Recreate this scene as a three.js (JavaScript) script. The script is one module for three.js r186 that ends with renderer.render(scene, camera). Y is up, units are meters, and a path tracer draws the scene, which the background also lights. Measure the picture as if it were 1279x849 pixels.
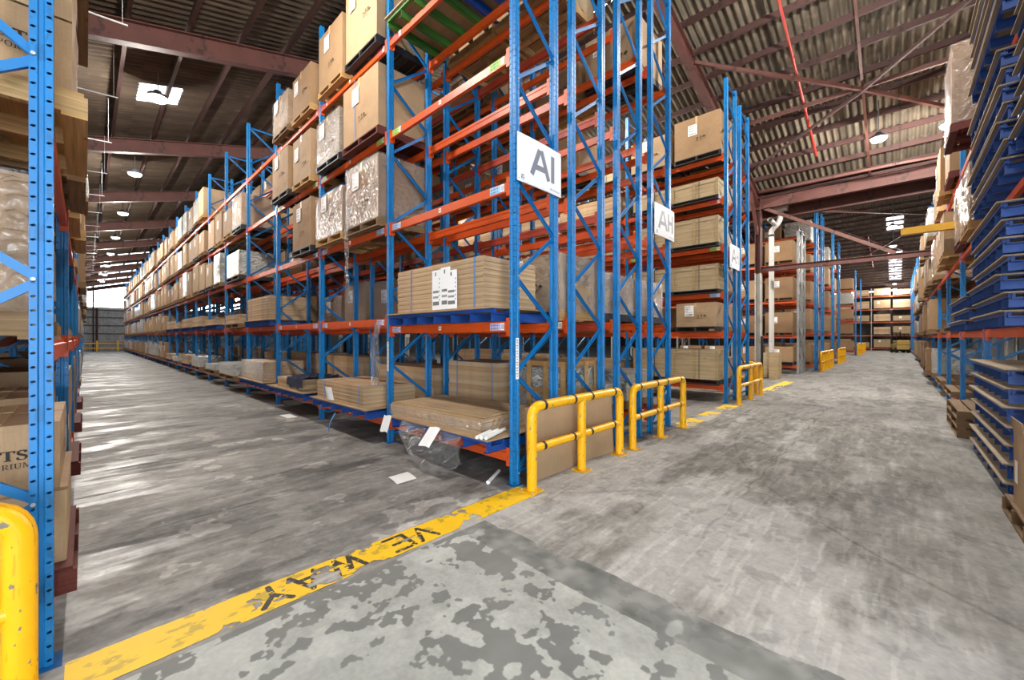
import * as THREE from 'three';
import { mergeGeometries } from 'three/addons/utils/BufferGeometryUtils.js';

// ------------------------------------------------------------------ camera, sky, exposure
const scene = new THREE.Scene();
const camera = new THREE.PerspectiveCamera(79.98, 1279 / 849, 0.05, 400);
camera.position.set(-3.29, 1.65, 3.12);
camera.lookAt(-3.29 + 0.725, 1.65, 3.12 - 0.688);
camera.setViewOffset(1279, 849, 0, 2.5, 1279, 849);
scene.background = new THREE.Color(0.84, 0.92, 1.0);
scene.backgroundIntensity = 11.5;
const renderer = new THREE.WebGLRenderer();
renderer.toneMapping = THREE.LinearToneMapping;
renderer.toneMappingExposure = 0.88;
renderer.shadowMap.enabled = true;
const LAMP_POWER = 98;

// ------------------------------------------------------------------ helpers
function mulberry(a) { return () => { a |= 0; a = a + 0x6D2B79F5 | 0; let t = Math.imul(a ^ a >>> 15, 1 | a); t = t + Math.imul(t ^ t >>> 7, 61 | t) ^ t; return ((t ^ t >>> 14) >>> 0) / 4294967296; }; }
const rnd = mulberry(20417);
const rr = (a, b) => a + (b - a) * rnd();
const pick = (a) => a[Math.floor(rnd() * a.length) % a.length];
const clamp = (v, a = 0, b = 1) => Math.min(b, Math.max(a, v));
const smooth = (a, b, v) => { const t = clamp((v - a) / (b - a)); return t * t * (3 - 2 * t); };
const ORD = ['first', 'second', 'third', 'fourth', 'fifth', 'sixth', 'seventh', 'eighth', 'ninth', 'tenth', 'eleventh', 'twelfth', 'thirteenth', 'fourteenth', 'fifteenth', 'sixteenth', 'seventeenth', 'eighteenth', 'nineteenth', 'twentieth', 'twenty-first', 'twenty-second', 'twenty-third', 'twenty-fourth', 'twenty-fifth'];

const taken = {};
function numbered(name) { const n = taken[name] = (taken[name] ?? -1) + 1; return n ? `${name}_${String(n).padStart(3, '0')}` : name; }
function tag(o, label, category, group) { o.userData.label = label; o.userData.category = category; if (group) o.userData.group = group; return o; }
function thing(name, label, category, pos = [0, 0, 0], turn = 0, group) {
  const g = new THREE.Group(); g.name = numbered(name); g.position.set(...pos); g.rotation.y = turn; scene.add(g);
  return tag(g, label, category, group);
}
function solo(name, geo, mat, label, category, pos = [0, 0, 0], turn = 0, group) {
  const m = new THREE.Mesh(geo, mat); m.name = numbered(name); m.position.set(...pos); m.rotation.y = turn; m.castShadow = m.receiveShadow = true; scene.add(m);
  return tag(m, label, category, group);
}
function part(parent, name, geo, mat, pos, rot) {
  const m = new THREE.Mesh(geo, mat); m.name = name; m.castShadow = m.receiveShadow = true;
  if (pos) m.position.set(...pos); if (rot) m.rotation.set(...rot); parent.add(m); return m;
}
function struct(name, geo, mat, pos = [0, 0, 0], rot) {
  const m = geo ? new THREE.Mesh(geo, mat) : new THREE.Group(); m.name = numbered(name); m.position.set(...pos); if (rot) m.rotation.set(...rot);
  m.castShadow = m.receiveShadow = true; m.userData.kind = 'structure'; scene.add(m); return m;
}

// ---- geometry: boxes with uv in metres, optional chamfer
const geoCache = new Map();
function setGeo(pos, uv, smoothNormals = false) {
  const g = new THREE.BufferGeometry();
  g.setAttribute('position', new THREE.Float32BufferAttribute(pos, 3));
  g.setAttribute('uv', new THREE.Float32BufferAttribute(uv, 2));
  g.computeVertexNormals(); return g;
}
function triUV(pos) {   // uv in metres from the dominant axis of each triangle
  const uv = [];
  for (let i = 0; i < pos.length; i += 9) {
    const ax = pos[i + 3] - pos[i], ay = pos[i + 4] - pos[i + 1], az = pos[i + 5] - pos[i + 2];
    const bx = pos[i + 6] - pos[i], by = pos[i + 7] - pos[i + 1], bz = pos[i + 8] - pos[i + 2];
    const nx = Math.abs(ay * bz - az * by), ny = Math.abs(az * bx - ax * bz), nz = Math.abs(ax * by - ay * bx);
    for (let k = 0; k < 3; k++) {
      const x = pos[i + k * 3], y = pos[i + k * 3 + 1], z = pos[i + k * 3 + 2];
      if (ny >= nx && ny >= nz) uv.push(x, z); else if (nx >= nz) uv.push(z, y); else uv.push(x, y);
    }
  }
  return uv;
}
function quad(p, a, b, c, d) { p.push(...a, ...b, ...c, ...a, ...c, ...d); }
function box(w, h, d, x = 0, y = 0, z = 0, c = 0) {   // centre x,z; y is the bottom
  const key = `b${w.toFixed(4)},${h.toFixed(4)},${d.toFixed(4)},${x.toFixed(4)},${y.toFixed(4)},${z.toFixed(4)},${c}`;
  if (geoCache.has(key)) return geoCache.get(key);
  const p = []; const W = w / 2, D = d / 2, H = h / 2, cy = y + H;
  const P = (sx, sy, sz, ax) => [x + sx * (W - (ax === 0 ? 0 : c)), cy + sy * (H - (ax === 1 ? 0 : c)), z + sz * (D - (ax === 2 ? 0 : c))];
  const push = (pts, n) => {   // orient by the outward normal n
    const u = new THREE.Vector3().subVectors(new THREE.Vector3(...pts[1]), new THREE.Vector3(...pts[0]));
    const v = new THREE.Vector3().subVectors(new THREE.Vector3(...pts[2]), new THREE.Vector3(...pts[0]));
    if (u.cross(v).dot(n) < 0) pts.reverse();
    if (pts.length === 4) quad(p, ...pts); else p.push(...pts[0], ...pts[1], ...pts[2]);
  };
  for (const s of [-1, 1]) {
    push([P(s, -1, -1, 0), P(s, 1, -1, 0), P(s, 1, 1, 0), P(s, -1, 1, 0)], new THREE.Vector3(s, 0, 0));
    push([P(-1, s, -1, 1), P(1, s, -1, 1), P(1, s, 1, 1), P(-1, s, 1, 1)], new THREE.Vector3(0, s, 0));
    push([P(-1, -1, s, 2), P(1, -1, s, 2), P(1, 1, s, 2), P(-1, 1, s, 2)], new THREE.Vector3(0, 0, s));
  }
  if (c > 0) {
    for (const a of [-1, 1]) for (const b of [-1, 1]) {
      push([P(a, b, -1, 0), P(a, b, 1, 0), P(a, b, 1, 1), P(a, b, -1, 1)], new THREE.Vector3(a, b, 0));
      push([P(a, -1, b, 0), P(a, 1, b, 0), P(a, 1, b, 2), P(a, -1, b, 2)], new THREE.Vector3(a, 0, b));
      push([P(-1, a, b, 1), P(1, a, b, 1), P(1, a, b, 2), P(-1, a, b, 2)], new THREE.Vector3(0, a, b));
      for (const e of [-1, 1]) push([P(a, b, e, 0), P(a, b, e, 1), P(a, b, e, 2)], new THREE.Vector3(a, b, e));
    }
  }
  const g = setGeo(p, triUV(p)); geoCache.set(key, g); return g;
}
const merge = (list) => mergeGeometries(list.map((g) => (g.index ? g.toNonIndexed() : g)), false);
const moved = (g, x = 0, y = 0, z = 0, rx = 0, ry = 0, rz = 0) => { const m = new THREE.Matrix4().compose(new THREE.Vector3(x, y, z), new THREE.Quaternion().setFromEuler(new THREE.Euler(rx, ry, rz)), new THREE.Vector3(1, 1, 1)); return g.clone().applyMatrix4(m); };
function bar(a, b, w, t) {   // straight bar from a to b, w across (in the vertical plane), t thick
  const A = new THREE.Vector3(...a), B = new THREE.Vector3(...b), L = A.distanceTo(B);
  const g = box(L, w, t, 0, -w / 2, 0).clone();
  const dir = B.clone().sub(A).normalize(); const up = Math.abs(dir.y) > 0.98 ? new THREE.Vector3(1, 0, 0) : new THREE.Vector3(0, 1, 0);
  const side = new THREE.Vector3().crossVectors(dir, up).normalize(); const u2 = new THREE.Vector3().crossVectors(side, dir);
  const m = new THREE.Matrix4().makeBasis(dir, u2, side); m.setPosition(A.add(B).multiplyScalar(0.5)); return g.applyMatrix4(m);
}
function rod(a, b, r, seg = 8) {
  const A = new THREE.Vector3(...a), B = new THREE.Vector3(...b);
  return new THREE.TubeGeometry(new THREE.LineCurve3(A, B), 1, r, seg, false);
}
function iBeam(a, b, h, w, tf = 0.02, tw = 0.015) {   // I section from a to b (top flange up)
  const A = new THREE.Vector3(...a), B = new THREE.Vector3(...b), L = A.distanceTo(B);
  const g = merge([box(L, tf, w, 0, h / 2 - tf, 0), box(L, tf, w, 0, -h / 2, 0), box(L, h - 2 * tf, tw, 0, -h / 2 + tf, 0)]);
  const dir = B.clone().sub(A).normalize(); const up = Math.abs(dir.y) > 0.98 ? new THREE.Vector3(1, 0, 0) : new THREE.Vector3(0, 1, 0);
  const side = new THREE.Vector3().crossVectors(dir, up).normalize(); const u2 = new THREE.Vector3().crossVectors(side, dir);
  const m = new THREE.Matrix4().makeBasis(dir, u2, side); m.setPosition(A.add(B).multiplyScalar(0.5)); return g.applyMatrix4(m);
}

// ---- noise and textures
const HASH = new Float32Array(65536); { const h = mulberry(77); for (let i = 0; i < 65536; i++) HASH[i] = h(); }
function vn(x, y, px, py, s = 0) {   // value noise, periodic in px, py
  const xi = Math.floor(x), yi = Math.floor(y); let fx = x - xi, fy = y - yi; fx = fx * fx * (3 - 2 * fx); fy = fy * fy * (3 - 2 * fy);
  const x0 = ((xi % px) + px) % px, x1 = (x0 + 1) % px, y0 = ((yi % py) + py) % py, y1 = (y0 + 1) % py;
  const H = (a, b) => HASH[(a * 1619 + b * 31337 + s * 6971 + ((a * b) & 1023) * 17) & 65535];
  const a = H(x0, y0), b = H(x1, y0), c = H(x0, y1), d = H(x1, y1);
  return a + (b - a) * fx + (c - a) * fy + (a - b - c + d) * fx * fy;
}
function fbm(u, v, fx, fy, oct, s = 0) { let t = 0, a = 0.5, n = 0; for (let i = 0; i < oct; i++) { t += a * vn(u * fx, v * fy, fx, fy, s + i); n += a; a *= 0.55; fx *= 2; fy *= 2; } return t / n; }
function tex(w, h, fn, srgb = true, size = [1, 1]) {
  const d = new Uint8Array(w * h * 4);
  for (let j = 0; j < h; j++) for (let i = 0; i < w; i++) {
    const c = fn((i + 0.5) / w, (j + 0.5) / h), o = (j * w + i) * 4;
    d[o] = clamp(c[0]) * 255; d[o + 1] = clamp(c[1] ?? c[0]) * 255; d[o + 2] = clamp(c[2] ?? c[0]) * 255; d[o + 3] = 255;
  }
  const t = new THREE.DataTexture(d, w, h, THREE.RGBAFormat); t.wrapS = t.wrapT = THREE.RepeatWrapping; t.magFilter = THREE.LinearFilter; t.minFilter = THREE.LinearMipmapLinearFilter; t.generateMipmaps = true;
  if (srgb) t.colorSpace = THREE.SRGBColorSpace; t.repeat.set(1 / size[0], 1 / size[1]); t.needsUpdate = true; return t;
}
function canvasTex(w, h, draw) {
  const c = document.createElement('canvas'); c.width = w; c.height = h; const x = c.getContext('2d'); draw(x, w, h);
  const t = new THREE.CanvasTexture(c); t.colorSpace = THREE.SRGBColorSpace; return t;
}
const std = (o) => new THREE.MeshStandardMaterial(o);

// tone maps: mid grey level near 0.85 that multiplies the material's own colour
const cardTone = tex(512, 512, (u, v) => { const f = 0.84 + 0.10 * (fbm(u, v, 4, 4, 5, 3) - 0.5) + 0.05 * (vn(u * 256, v * 16, 256, 16, 9) - 0.5) + 0.04 * (vn(u * 180, v * 180, 180, 180, 4) - 0.5); return [f, f, f]; }, true, [1.3, 1.3]);
const woodTone = tex(512, 512, (u, v) => {
  const warp = 0.02 * fbm(u, v, 3, 8, 3, 5); const g = fbm(u, (v + warp) % 1, 2, 48, 4, 2); const knot = smooth(0.80, 0.9, fbm(u, v, 6, 10, 2, 8));
  const f = 0.80 + 0.34 * (g - 0.5) - 0.25 * knot + 0.10 * (fbm(u, v, 3, 3, 3, 6) - 0.5); return [f, f * (0.99 - 0.05 * knot), f * (0.97 - 0.1 * knot)];
}, true, [1.1, 0.55]);
const plyTone = tex(512, 512, (u, v) => { const g = fbm(u, v, 3, 24, 4, 12); const dirt = fbm(u, v, 5, 5, 5, 16); const f = 0.82 + 0.16 * (g - 0.5) + 0.24 * (dirt - 0.5); return [f, f * 0.99, f * 0.975]; }, true, [2.2, 1.4]);
const steelTone = tex(512, 512, (u, v) => { const f = 0.86 + 0.16 * (fbm(u, v, 6, 6, 5, 21) - 0.5) - 0.22 * smooth(0.66, 0.74, fbm(u, v, 16, 16, 3, 25)); return [f, f, f]; }, true, [1.6, 1.6]);
const paintTone = tex(512, 512, (u, v) => { const f = 0.90 + 0.08 * (fbm(u, v, 5, 5, 4, 31) - 0.5) - 0.10 * smooth(0.72, 0.76, fbm(u, v, 30, 12, 3, 35)); return [f, f, f]; }, true, [0.9, 0.9]);
const chipMap = tex(1024, 1024, (u, v) => {   // yellow paint with scrapes down to grey and dark marks
  const chip = smooth(0.735, 0.75, fbm(u, v, 14, 22, 4, 41)); const scuff = smooth(0.70, 0.73, fbm(u, v, 6, 60, 3, 47)) * 0.5; const t = 0.97 + 0.06 * (fbm(u, v, 8, 8, 3, 44) - 0.5);
  return [t * (1 - chip) + 0.52 * chip - 0.2 * scuff, (0.735 * t) * (1 - chip) + 0.49 * chip - 0.18 * scuff, 0.03 * (1 - chip) + 0.44 * chip];
}, true, [0.8, 0.8]);
const filmBump = tex(512, 512, (u, v) => {
  const w = fbm(u, v, 4, 4, 3, 51); const r = 1 - Math.abs(2 * fbm((u + 0.25 * w) % 1, (v * 1 + 0.3 * w) % 1, 6, 14, 4, 53) - 1); const f = Math.pow(r, 5); return [f, f, f];
}, false, [0.8, 0.8]);
const cardBump = tex(256, 256, (u, v) => { const f = fbm(u, v, 4, 4, 4, 61); return [f, f, f]; }, false, [0.9, 0.9]);
const roofTone = tex(1024, 512, (u, v) => {   // u along z (sheet width direction), v along the slope
  const st = fbm(u, v, 48, 3, 4, 71), bl = fbm(u, v, 8, 8, 5, 73), sp = smooth(0.62, 0.75, fbm(u, v, 40, 20, 4, 75)); const f = 0.80 + 0.34 * (st - 0.5) + 0.34 * (bl - 0.5) + 0.14 * sp;
  return [f, f * 0.955, f * 0.885];
}, true, [9, 6]);

const M = {
  blue: std({ color: 0x0b7fc6, map: paintTone, roughness: 0.42 }),
  blueDark: std({ color: 0x0f62a4, map: paintTone, roughness: 0.45 }),
  grey: std({ color: 0xa7abab, map: paintTone, roughness: 0.45, metalness: 0.3 }),
  orange: std({ color: 0xe25818, map: paintTone, roughness: 0.42 }),
  redBeam: std({ color: 0xb8432a, map: paintTone, roughness: 0.5 }),
  zinc: std({ color: 0xb4b8ba, roughness: 0.45, metalness: 0.3 }),
  yellow: std({ color: 0xffffff, map: chipMap, roughness: 0.34 }),
  yellowPlain: std({ color: 0xf3b70c, map: paintTone, roughness: 0.4 }),
  blackTape: std({ color: 0x191a1c, roughness: 0.55 }),
  black: std({ color: 0x1b1c1e, map: paintTone, roughness: 0.6 }),
  oxide: std({ color: 0x61362f, map: steelTone, roughness: 0.65 }),
  oxideDark: std({ color: 0x4a2d29, map: steelTone, roughness: 0.75 }),
  oxideRed: std({ color: 0x6b423a, map: steelTone, roughness: 0.6 }),
  pipeRed: std({ color: 0xb5332a, map: paintTone, roughness: 0.45 }),
  roofDarker: std({ color: 0x5c524a, map: roofTone, roughness: 0.9 }),  // darker copy of the roof sheet colour, same tone map, for the left slope
  roof: std({ color: 0x78726a, map: roofTone, roughness: 0.9 }),
  wallSheet: std({ color: 0xb4b8ba, map: steelTone, roughness: 0.7 }),
  wallDark: std({ color: 0x6c6a67, map: steelTone, roughness: 0.85 }),
  white: std({ color: 0xe6e6e2, map: paintTone, roughness: 0.5 }),
  paper: std({ color: 0xf0f0ee, roughness: 0.8, side: THREE.DoubleSide }),
  columnWhite: std({ color: 0xd4d2cc, map: steelTone, roughness: 0.6 }),
  navy: std({ color: 0x232a44, roughness: 0.95, side: THREE.DoubleSide }),
  skylight: new THREE.MeshPhysicalMaterial({ color: 0xffffff, transmission: 0.75, roughness: 0.95, thickness: 0, side: THREE.DoubleSide }),
  film: new THREE.MeshPhysicalMaterial({ color: 0xffffff, transmission: 0.93, roughness: 0.16, thickness: 0, ior: 1.5, bumpMap: filmBump, bumpScale: 0.03, side: THREE.DoubleSide }),
  filmLoose: new THREE.MeshPhysicalMaterial({ color: 0xf4f6f8, transmission: 0.93, roughness: 0.2, thickness: 0, ior: 1.55, bumpMap: filmBump, bumpScale: 0.03, side: THREE.DoubleSide }),
  wrapWhite: new THREE.MeshPhysicalMaterial({ color: 0xb3b2ac, roughness: 0.3, bumpMap: filmBump, bumpScale: 0.04, clearcoat: 0.4, clearcoatRoughness: 0.2 }),
  lens: std({ color: 0xffffff, emissive: 0xffffff, emissiveIntensity: 9 }),
  lampHouse: std({ color: 0x55585c, roughness: 0.5, metalness: 0.5 }),
  mdf: [0xd6b48b, 0xdcbd96, 0xcfab80, 0xe0c4a0].map((c) => std({ color: c, map: plyTone, roughness: 0.75 })),
  ply: [0xc2a47c, 0xcdb08a].map((c) => std({ color: c, map: plyTone, roughness: 0.7 })),
  plyDirty: [0xb5a288, 0xbfac90, 0xa8957c].map((c) => std({ color: c, map: plyTone, roughness: 0.8 })),
  pine: [0xd9ac6e, 0xcf9f63, 0xe0b87e].map((c) => std({ color: c, map: woodTone, roughness: 0.75 })),
  pineOld: [0x9a7b58, 0x8b6c4b, 0xa68761].map((c) => std({ color: c, map: woodTone, roughness: 0.85 })),
  pineRed: [0x7d3a30, 0x6d3029].map((c) => std({ color: c, map: woodTone, roughness: 0.8 })),
  plastic: [0x24262a, 0x2d2f33].map((c) => std({ color: c, map: paintTone, roughness: 0.55 })),
  crate: [0xd8c096, 0xcfb588, 0xdfc9a2].map((c) => std({ color: c, map: woodTone, roughness: 0.8 })),
  card: [0xb8946c, 0xc29f78, 0xae8962, 0xc6a67f, 0xa6835f].map((c) => std({ color: c, map: cardTone, bumpMap: cardBump, bumpScale: 0.012, roughness: 0.78 })),
  cardGrey: std({ color: 0xa89680, map: cardTone, bumpMap: cardBump, bumpScale: 0.012, roughness: 0.7 }),
  tape: std({ color: 0xc9ab80, roughness: 0.3 }),
  strap: std({ color: 0x4d86c4, roughness: 0.4 }),
  strapDark: std({ color: 0x2c2e33, roughness: 0.5 }),
  skidBlue: std({ color: 0x1b4fa3, map: paintTone, roughness: 0.5 }),
  skidGreen: std({ color: 0x3f7a2c, map: paintTone, roughness: 0.5 }),
};
const labelMap = [0, 1, 2].map((k) => canvasTex(128, 160, (x, w, h) => {
  x.fillStyle = '#f1f1ee'; x.fillRect(0, 0, w, h); x.fillStyle = '#3b3d44'; const q = mulberry(5 + k);
  for (let i = 0; i < 9; i++) x.fillRect(10, 14 + i * 12, 30 + q() * 75, 3 + (i % 3 === 0 ? 3 : 0));
  for (let i = 0; i < 22; i++) x.fillRect(12 + i * 4.6, 126, 1 + q() * 2.4, 24);
}));
M.handling = std({ roughness: 0.8, alphaTest: 0.5, map: canvasTex(256, 128, (x, w, h) => {   // stencilled carton marks: arrows, glass, umbrella
  x.clearRect(0, 0, w, h); x.fillStyle = '#4a3624'; x.strokeStyle = '#4a3624'; x.lineWidth = 7; for (const a of [24, 56]) { x.fillRect(a - 4, 44, 8, 60); x.beginPath(); x.moveTo(a - 15, 48); x.lineTo(a, 18); x.lineTo(a + 15, 48); x.fill(); } x.fillRect(8, 110, 64, 7);
  x.beginPath(); x.moveTo(104, 18); x.lineTo(144, 18); x.lineTo(132, 66); x.lineTo(116, 66); x.fill(); x.fillRect(121, 64, 6, 40); x.fillRect(106, 104, 36, 8); x.beginPath(); x.arc(204, 62, 38, Math.PI, 0); x.fill(); x.fillRect(201, 60, 6, 46); }) });
M.label = labelMap.map((t) => std({ color: 0xffffff, map: t, roughness: 0.7 }));
const stickers = { pale: '#b7b4d2', yellow: '#e9df6a', green: '#9fd05a', red: '#d8433c', sky: '#9dc3e6' };
M.sticker = Object.fromEntries(Object.entries(stickers).map(([k, c]) => [k, std({ roughness: 0.6, map: canvasTex(256, 96, (x, w, h) => {
  x.fillStyle = c; x.fillRect(0, 0, w, h); x.fillStyle = '#ffffff'; x.fillRect(w - 62, 4, 58, h - 8); x.fillStyle = '#2d2a58'; x.font = 'bold 36px sans-serif';
  x.fillText('AI-001-4', 8, 42); x.fillText('AI-001-3', 8, 84); for (let i = 0; i < 9; i++) x.fillRect(w - 56 + i * 6, 14, 2 + (i % 2) * 2, h - 28);
}) })]));
M.spec = std({ roughness: 0.6, map: canvasTex(64, 512, (x, w, h) => { x.fillStyle = '#eceae6'; x.fillRect(0, 0, w, h); for (let i = 0; i < 7; i++) { x.fillStyle = i === 3 ? '#c8452f' : '#4a4c52'; x.fillRect(8, 18 + i * 70, 44, 8); x.fillStyle = '#8a8c90'; x.fillRect(8, 34 + i * 70, 34, 5); x.fillStyle = '#303236'; x.fillRect(24, 48 + i * 70, 16, 16); } }) });
M.small = std({ roughness: 0.6, map: canvasTex(64, 64, (x, w, h) => { x.fillStyle = '#e8e6e0'; x.fillRect(0, 0, w, h); x.fillStyle = '#55544f'; x.fillRect(12, 18, 16, 6); x.fillRect(34, 18, 16, 26); x.fillRect(12, 30, 16, 14); }) });

const T0 = Date.now(); const stage = (s) => console.log(s, ((Date.now() - T0) / 1000).toFixed(1) + 's');
stage('materials');

// ------------------------------------------------------------------ floor
const TILE = 14, FX0 = -5, FZ0 = -9;
function concrete(u, v, far) {   // u,v in tile units
  const big = fbm(u, v, 5, 5, 4, 101), mid = fbm(u, v, 18, 18, 4, 103), st = fbm(u, v, 6, 42, 4, 105), fine = fbm(u, v, 120, 120, 2, 107), scr = fbm(u, v, 40, 260, 2, 109);
  const grit = far ? 0 : 0.05 * (vn(u * 420, v * 420, 420, 420, 113) - 0.5) + 0.05 * (vn(u * 900, v * 900, 900, 900, 115) - 0.5);
  let f = 0.515 + 0.07 * (big - 0.5) + 0.10 * (mid - 0.5) + 0.07 * (st - 0.5) + 0.09 * (fine - 0.5) + 0.10 * (scr - 0.5) + grit;
  f -= 0.08 * smooth(0.57, 0.61, fbm(u, v, 20, 40, 5, 111));   // worn dark patches with an outline
  return f;
}
const polish = (u, v, k) => clamp((k ? 0.70 : 0.82) - (k ? 0.24 : 0.06) * smooth(0.5, 0.58, fbm(u, v, 10, 36, 5, 121)) - 0.3 * (fbm(u, v, 60, 60, 4, 123) - 0.5) - 0.2 * (fbm(u, v, 30, 300, 2, 125) - 0.5), 0.36, 0.97);   // trafficked aisle is burnished in patches
const roughTile = tex(1024, 1024, (u, v) => { return [polish(u, v, 1)]; }, false, [TILE, TILE]);
const roughMatte = tex(1024, 1024, (u, v) => [polish(u, v, FX0 + u * TILE < 0.1 && FZ0 + v * TILE < 0.05 ? 1 : 0)], false, [TILE, TILE]);
const farTile = tex(1024, 1024, (u, v) => { const f = concrete(u, v, true); return [f, f * 0.985, f * 0.955]; }, true, [TILE, TILE]);
const segD = (px, py, ax, ay, bx, by) => { const dx = bx - ax, dy = by - ay, t = clamp(((px - ax) * dx + (py - ay) * dy) / (dx * dx + dy * dy)); return Math.hypot(px - ax - t * dx, py - ay - t * dy); };
const nearTile = tex(2048, 2048, (u, v) => {
  const x = FX0 + u * TILE, z = FZ0 + v * TILE; let f = concrete(u, v); let r = 1, g = 0.985, b = 0.955;
  const edge = Math.min(u, 1 - u, v, 1 - v) * TILE, e = smooth(0.2, 2.2, edge);
  const n1 = fbm(u, v, 26, 26, 5, 131), n2 = fbm(u, v, 60, 60, 4, 133), n3 = fbm(u, v, 9, 9, 4, 135);
  const wob = 0.12 * (fbm(u, v, 40, 40, 3, 139) - 0.5);
  const slab = z > 0.41 && x < -0.78 + wob;                     // pale painted slab with flakes
  if (slab && x > -5) {
    const band = x > -1.08 + wob * 0.6 ? 1 : 0;
    const flake = smooth(0.590, 0.597, 0.5 * fbm(u, v, 56, 56, 5, 181) + 0.5 * fbm(u, v, 150, 150, 3, 183) + 0.045 * smooth(-2.9, -1.2, x) + (z > 0.47 ? 0 : 0.10));
    let p = 0.685 + 0.08 * (n2 - 0.5) + 0.07 * (fbm(u, v, 160, 160, 2, 137) - 0.5) + 0.05 * (vn(u * 900, v * 900, 900, 900, 115) - 0.5) - 0.05 * smooth(0.55, 0.62, n1); let q = 0.47 + 0.1 * (n2 - 0.5);
    if (band) { p = 0.49 + 0.26 * (fbm(u, v, 110, 110, 2, 138) - 0.5) + 0.12 * smooth(0.6, 0.64, n2); q = p - 0.04; }
    f = p * (1 - flake) + q * flake; r = 0.985; g = 0.995; b = 0.965;
  } else if (z > -0.1) {                                        // cross aisle: pale ground with brown tyre grime
    const grime = smooth(0.47, 0.60, 0.42 * fbm(u, v, 10, 44, 6, 141) + 0.33 * n3 + 0.25 * n1 + 0.13 * smooth(0.9, 2.6, x + 0.75 * (z - 1.2)) - 0.035);
    const pale = 0.655 + 0.10 * (n1 - 0.5) + 0.08 * (n2 - 0.5) + 0.06 * (fbm(u, v, 150, 150, 2, 185) - 0.5); const dark = 0.445 + 0.14 * (fbm(u, v, 30, 160, 4, 143) - 0.5) + 0.10 * (n2 - 0.5);
    const k = smooth(-0.1, 0.25, z + wob) * e; const gr = grime * (0.55 + 0.9 * (fbm(u, v, 70, 220, 3, 187) - 0.2)); const c = pale * (1 - clamp(gr)) + dark * clamp(gr) + 0.04 * (vn(u * 420, v * 420, 420, 420, 113) - 0.5) + 0.05 * (vn(u * 900, v * 900, 900, 900, 115) - 0.5) - 0.06 * smooth(0.64, 0.68, fbm(u, v, 90, 90, 4, 189)) + 0.05 * smooth(0.62, 0.66, fbm(u, v, 50, 400, 2, 191)); f = f * (1 - k) + c * k; b = 0.965 - 0.03 * grime * k; g = 0.988 - 0.01 * grime * k;
  }
  // long scratches and tyre arcs
  for (const [cx, cz, R, w, a0] of [[5.2, 7.0, 5.9, 0.018, 0.07], [6.4, 8.2, 6.6, 0.05, 0.05], [3.4, -2.5, 4.4, 0.03, 0.05], [4.8, -3.0, 5.1, 0.014, 0.06]]) { const d = Math.abs(Math.hypot(x - cx, z - cz) - R); if (d < w && z > 0.3 && n2 > 0.42) f -= a0; }
  if (Math.abs(z - 1.94 - 0.02 * Math.sin(x * 9)) < 0.014 && x > 0.2 && x < 9) f -= 0.07;   // saw joint with filler
  if (Math.abs(x - 1.75 - 0.015 * Math.sin(z * 11)) < 0.012 && z > 0.5) f -= 0.06;
  if (x < 0 && z < 0 && Math.abs(((z + 90) % 2.9) - 1.45) < 0.016) f -= 0.09 * smooth(0.35, 0.5, n1);   // joints across the rack aisle
  if (z < 0.05 && x < -0.2) { const s = smooth(0.585, 0.60, fbm(u, v, 12, 30, 5, 151)); f -= 0.08 * s; const w = smooth(0.70, 0.72, fbm(u, v, 40, 40, 4, 153)); f += 0.14 * w; f += 0.05 * smooth(0.62, 0.66, fbm(u, v, 90, 200, 2, 155)); }
  return [f * r, f * g, f * b];
}, true, [TILE, TILE]);
stage('floor textures');
const floorBump = tex(512, 512, (u, v) => [0.6 * fbm(u, v, 30, 30, 4, 161) + 0.4 * fbm(u, v, 160, 160, 2, 163)], false, [3.5, 3.5]);
const floorMat = (map, rm = roughTile) => std({ color: 0xffffff, map, roughnessMap: rm, roughness: 1, bumpMap: floorBump, bumpScale: 0.002 });
const matteTile = tex(512, 512, (u, v) => [polish(u, v, 0)], false, [TILE, TILE]);
const floorNear = floorMat(nearTile, roughMatte), floorFar = floorMat(farTile, matteTile), floorAisle = floorMat(farTile);
const floor = struct('floor');
function slabGeo(x0, x1, z0, z1, top = 0) {
  const p = []; quad(p, [x0, top, z1], [x1, top, z1], [x1, top, z0], [x0, top, z0]); quad(p, [x0, -0.2, z0], [x1, -0.2, z0], [x1, -0.2, z1], [x0, -0.2, z1]);
  for (const [a, b, c, d] of [[x0, z1, x1, z1], [x1, z1, x1, z0], [x1, z0, x0, z0], [x0, z0, x0, z1]]) quad(p, [a, -0.2, b], [c, -0.2, d], [c, top, d], [a, top, b]);
  const uv = []; for (let i = 0; i < p.length; i += 3) uv.push(p[i] - FX0, p[i + 2] - FZ0); return setGeo(p, uv);
}
part(floor, 'concrete_slab', slabGeo(-5, 9, -9, 5), floorNear);
part(floor, 'concrete_slab', slabGeo(-5, 0.1, -68, -9), floorAisle);
for (const [a, b, c, d] of [[-16, -5, -68, 10], [0.1, 9, -68, -9], [-5, 9, 5, 10], [9, 16, -68, 10], [16, 72, -40, 10]]) part(floor, 'concrete_slab', slabGeo(a, b, c, d), floorFar);

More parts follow.
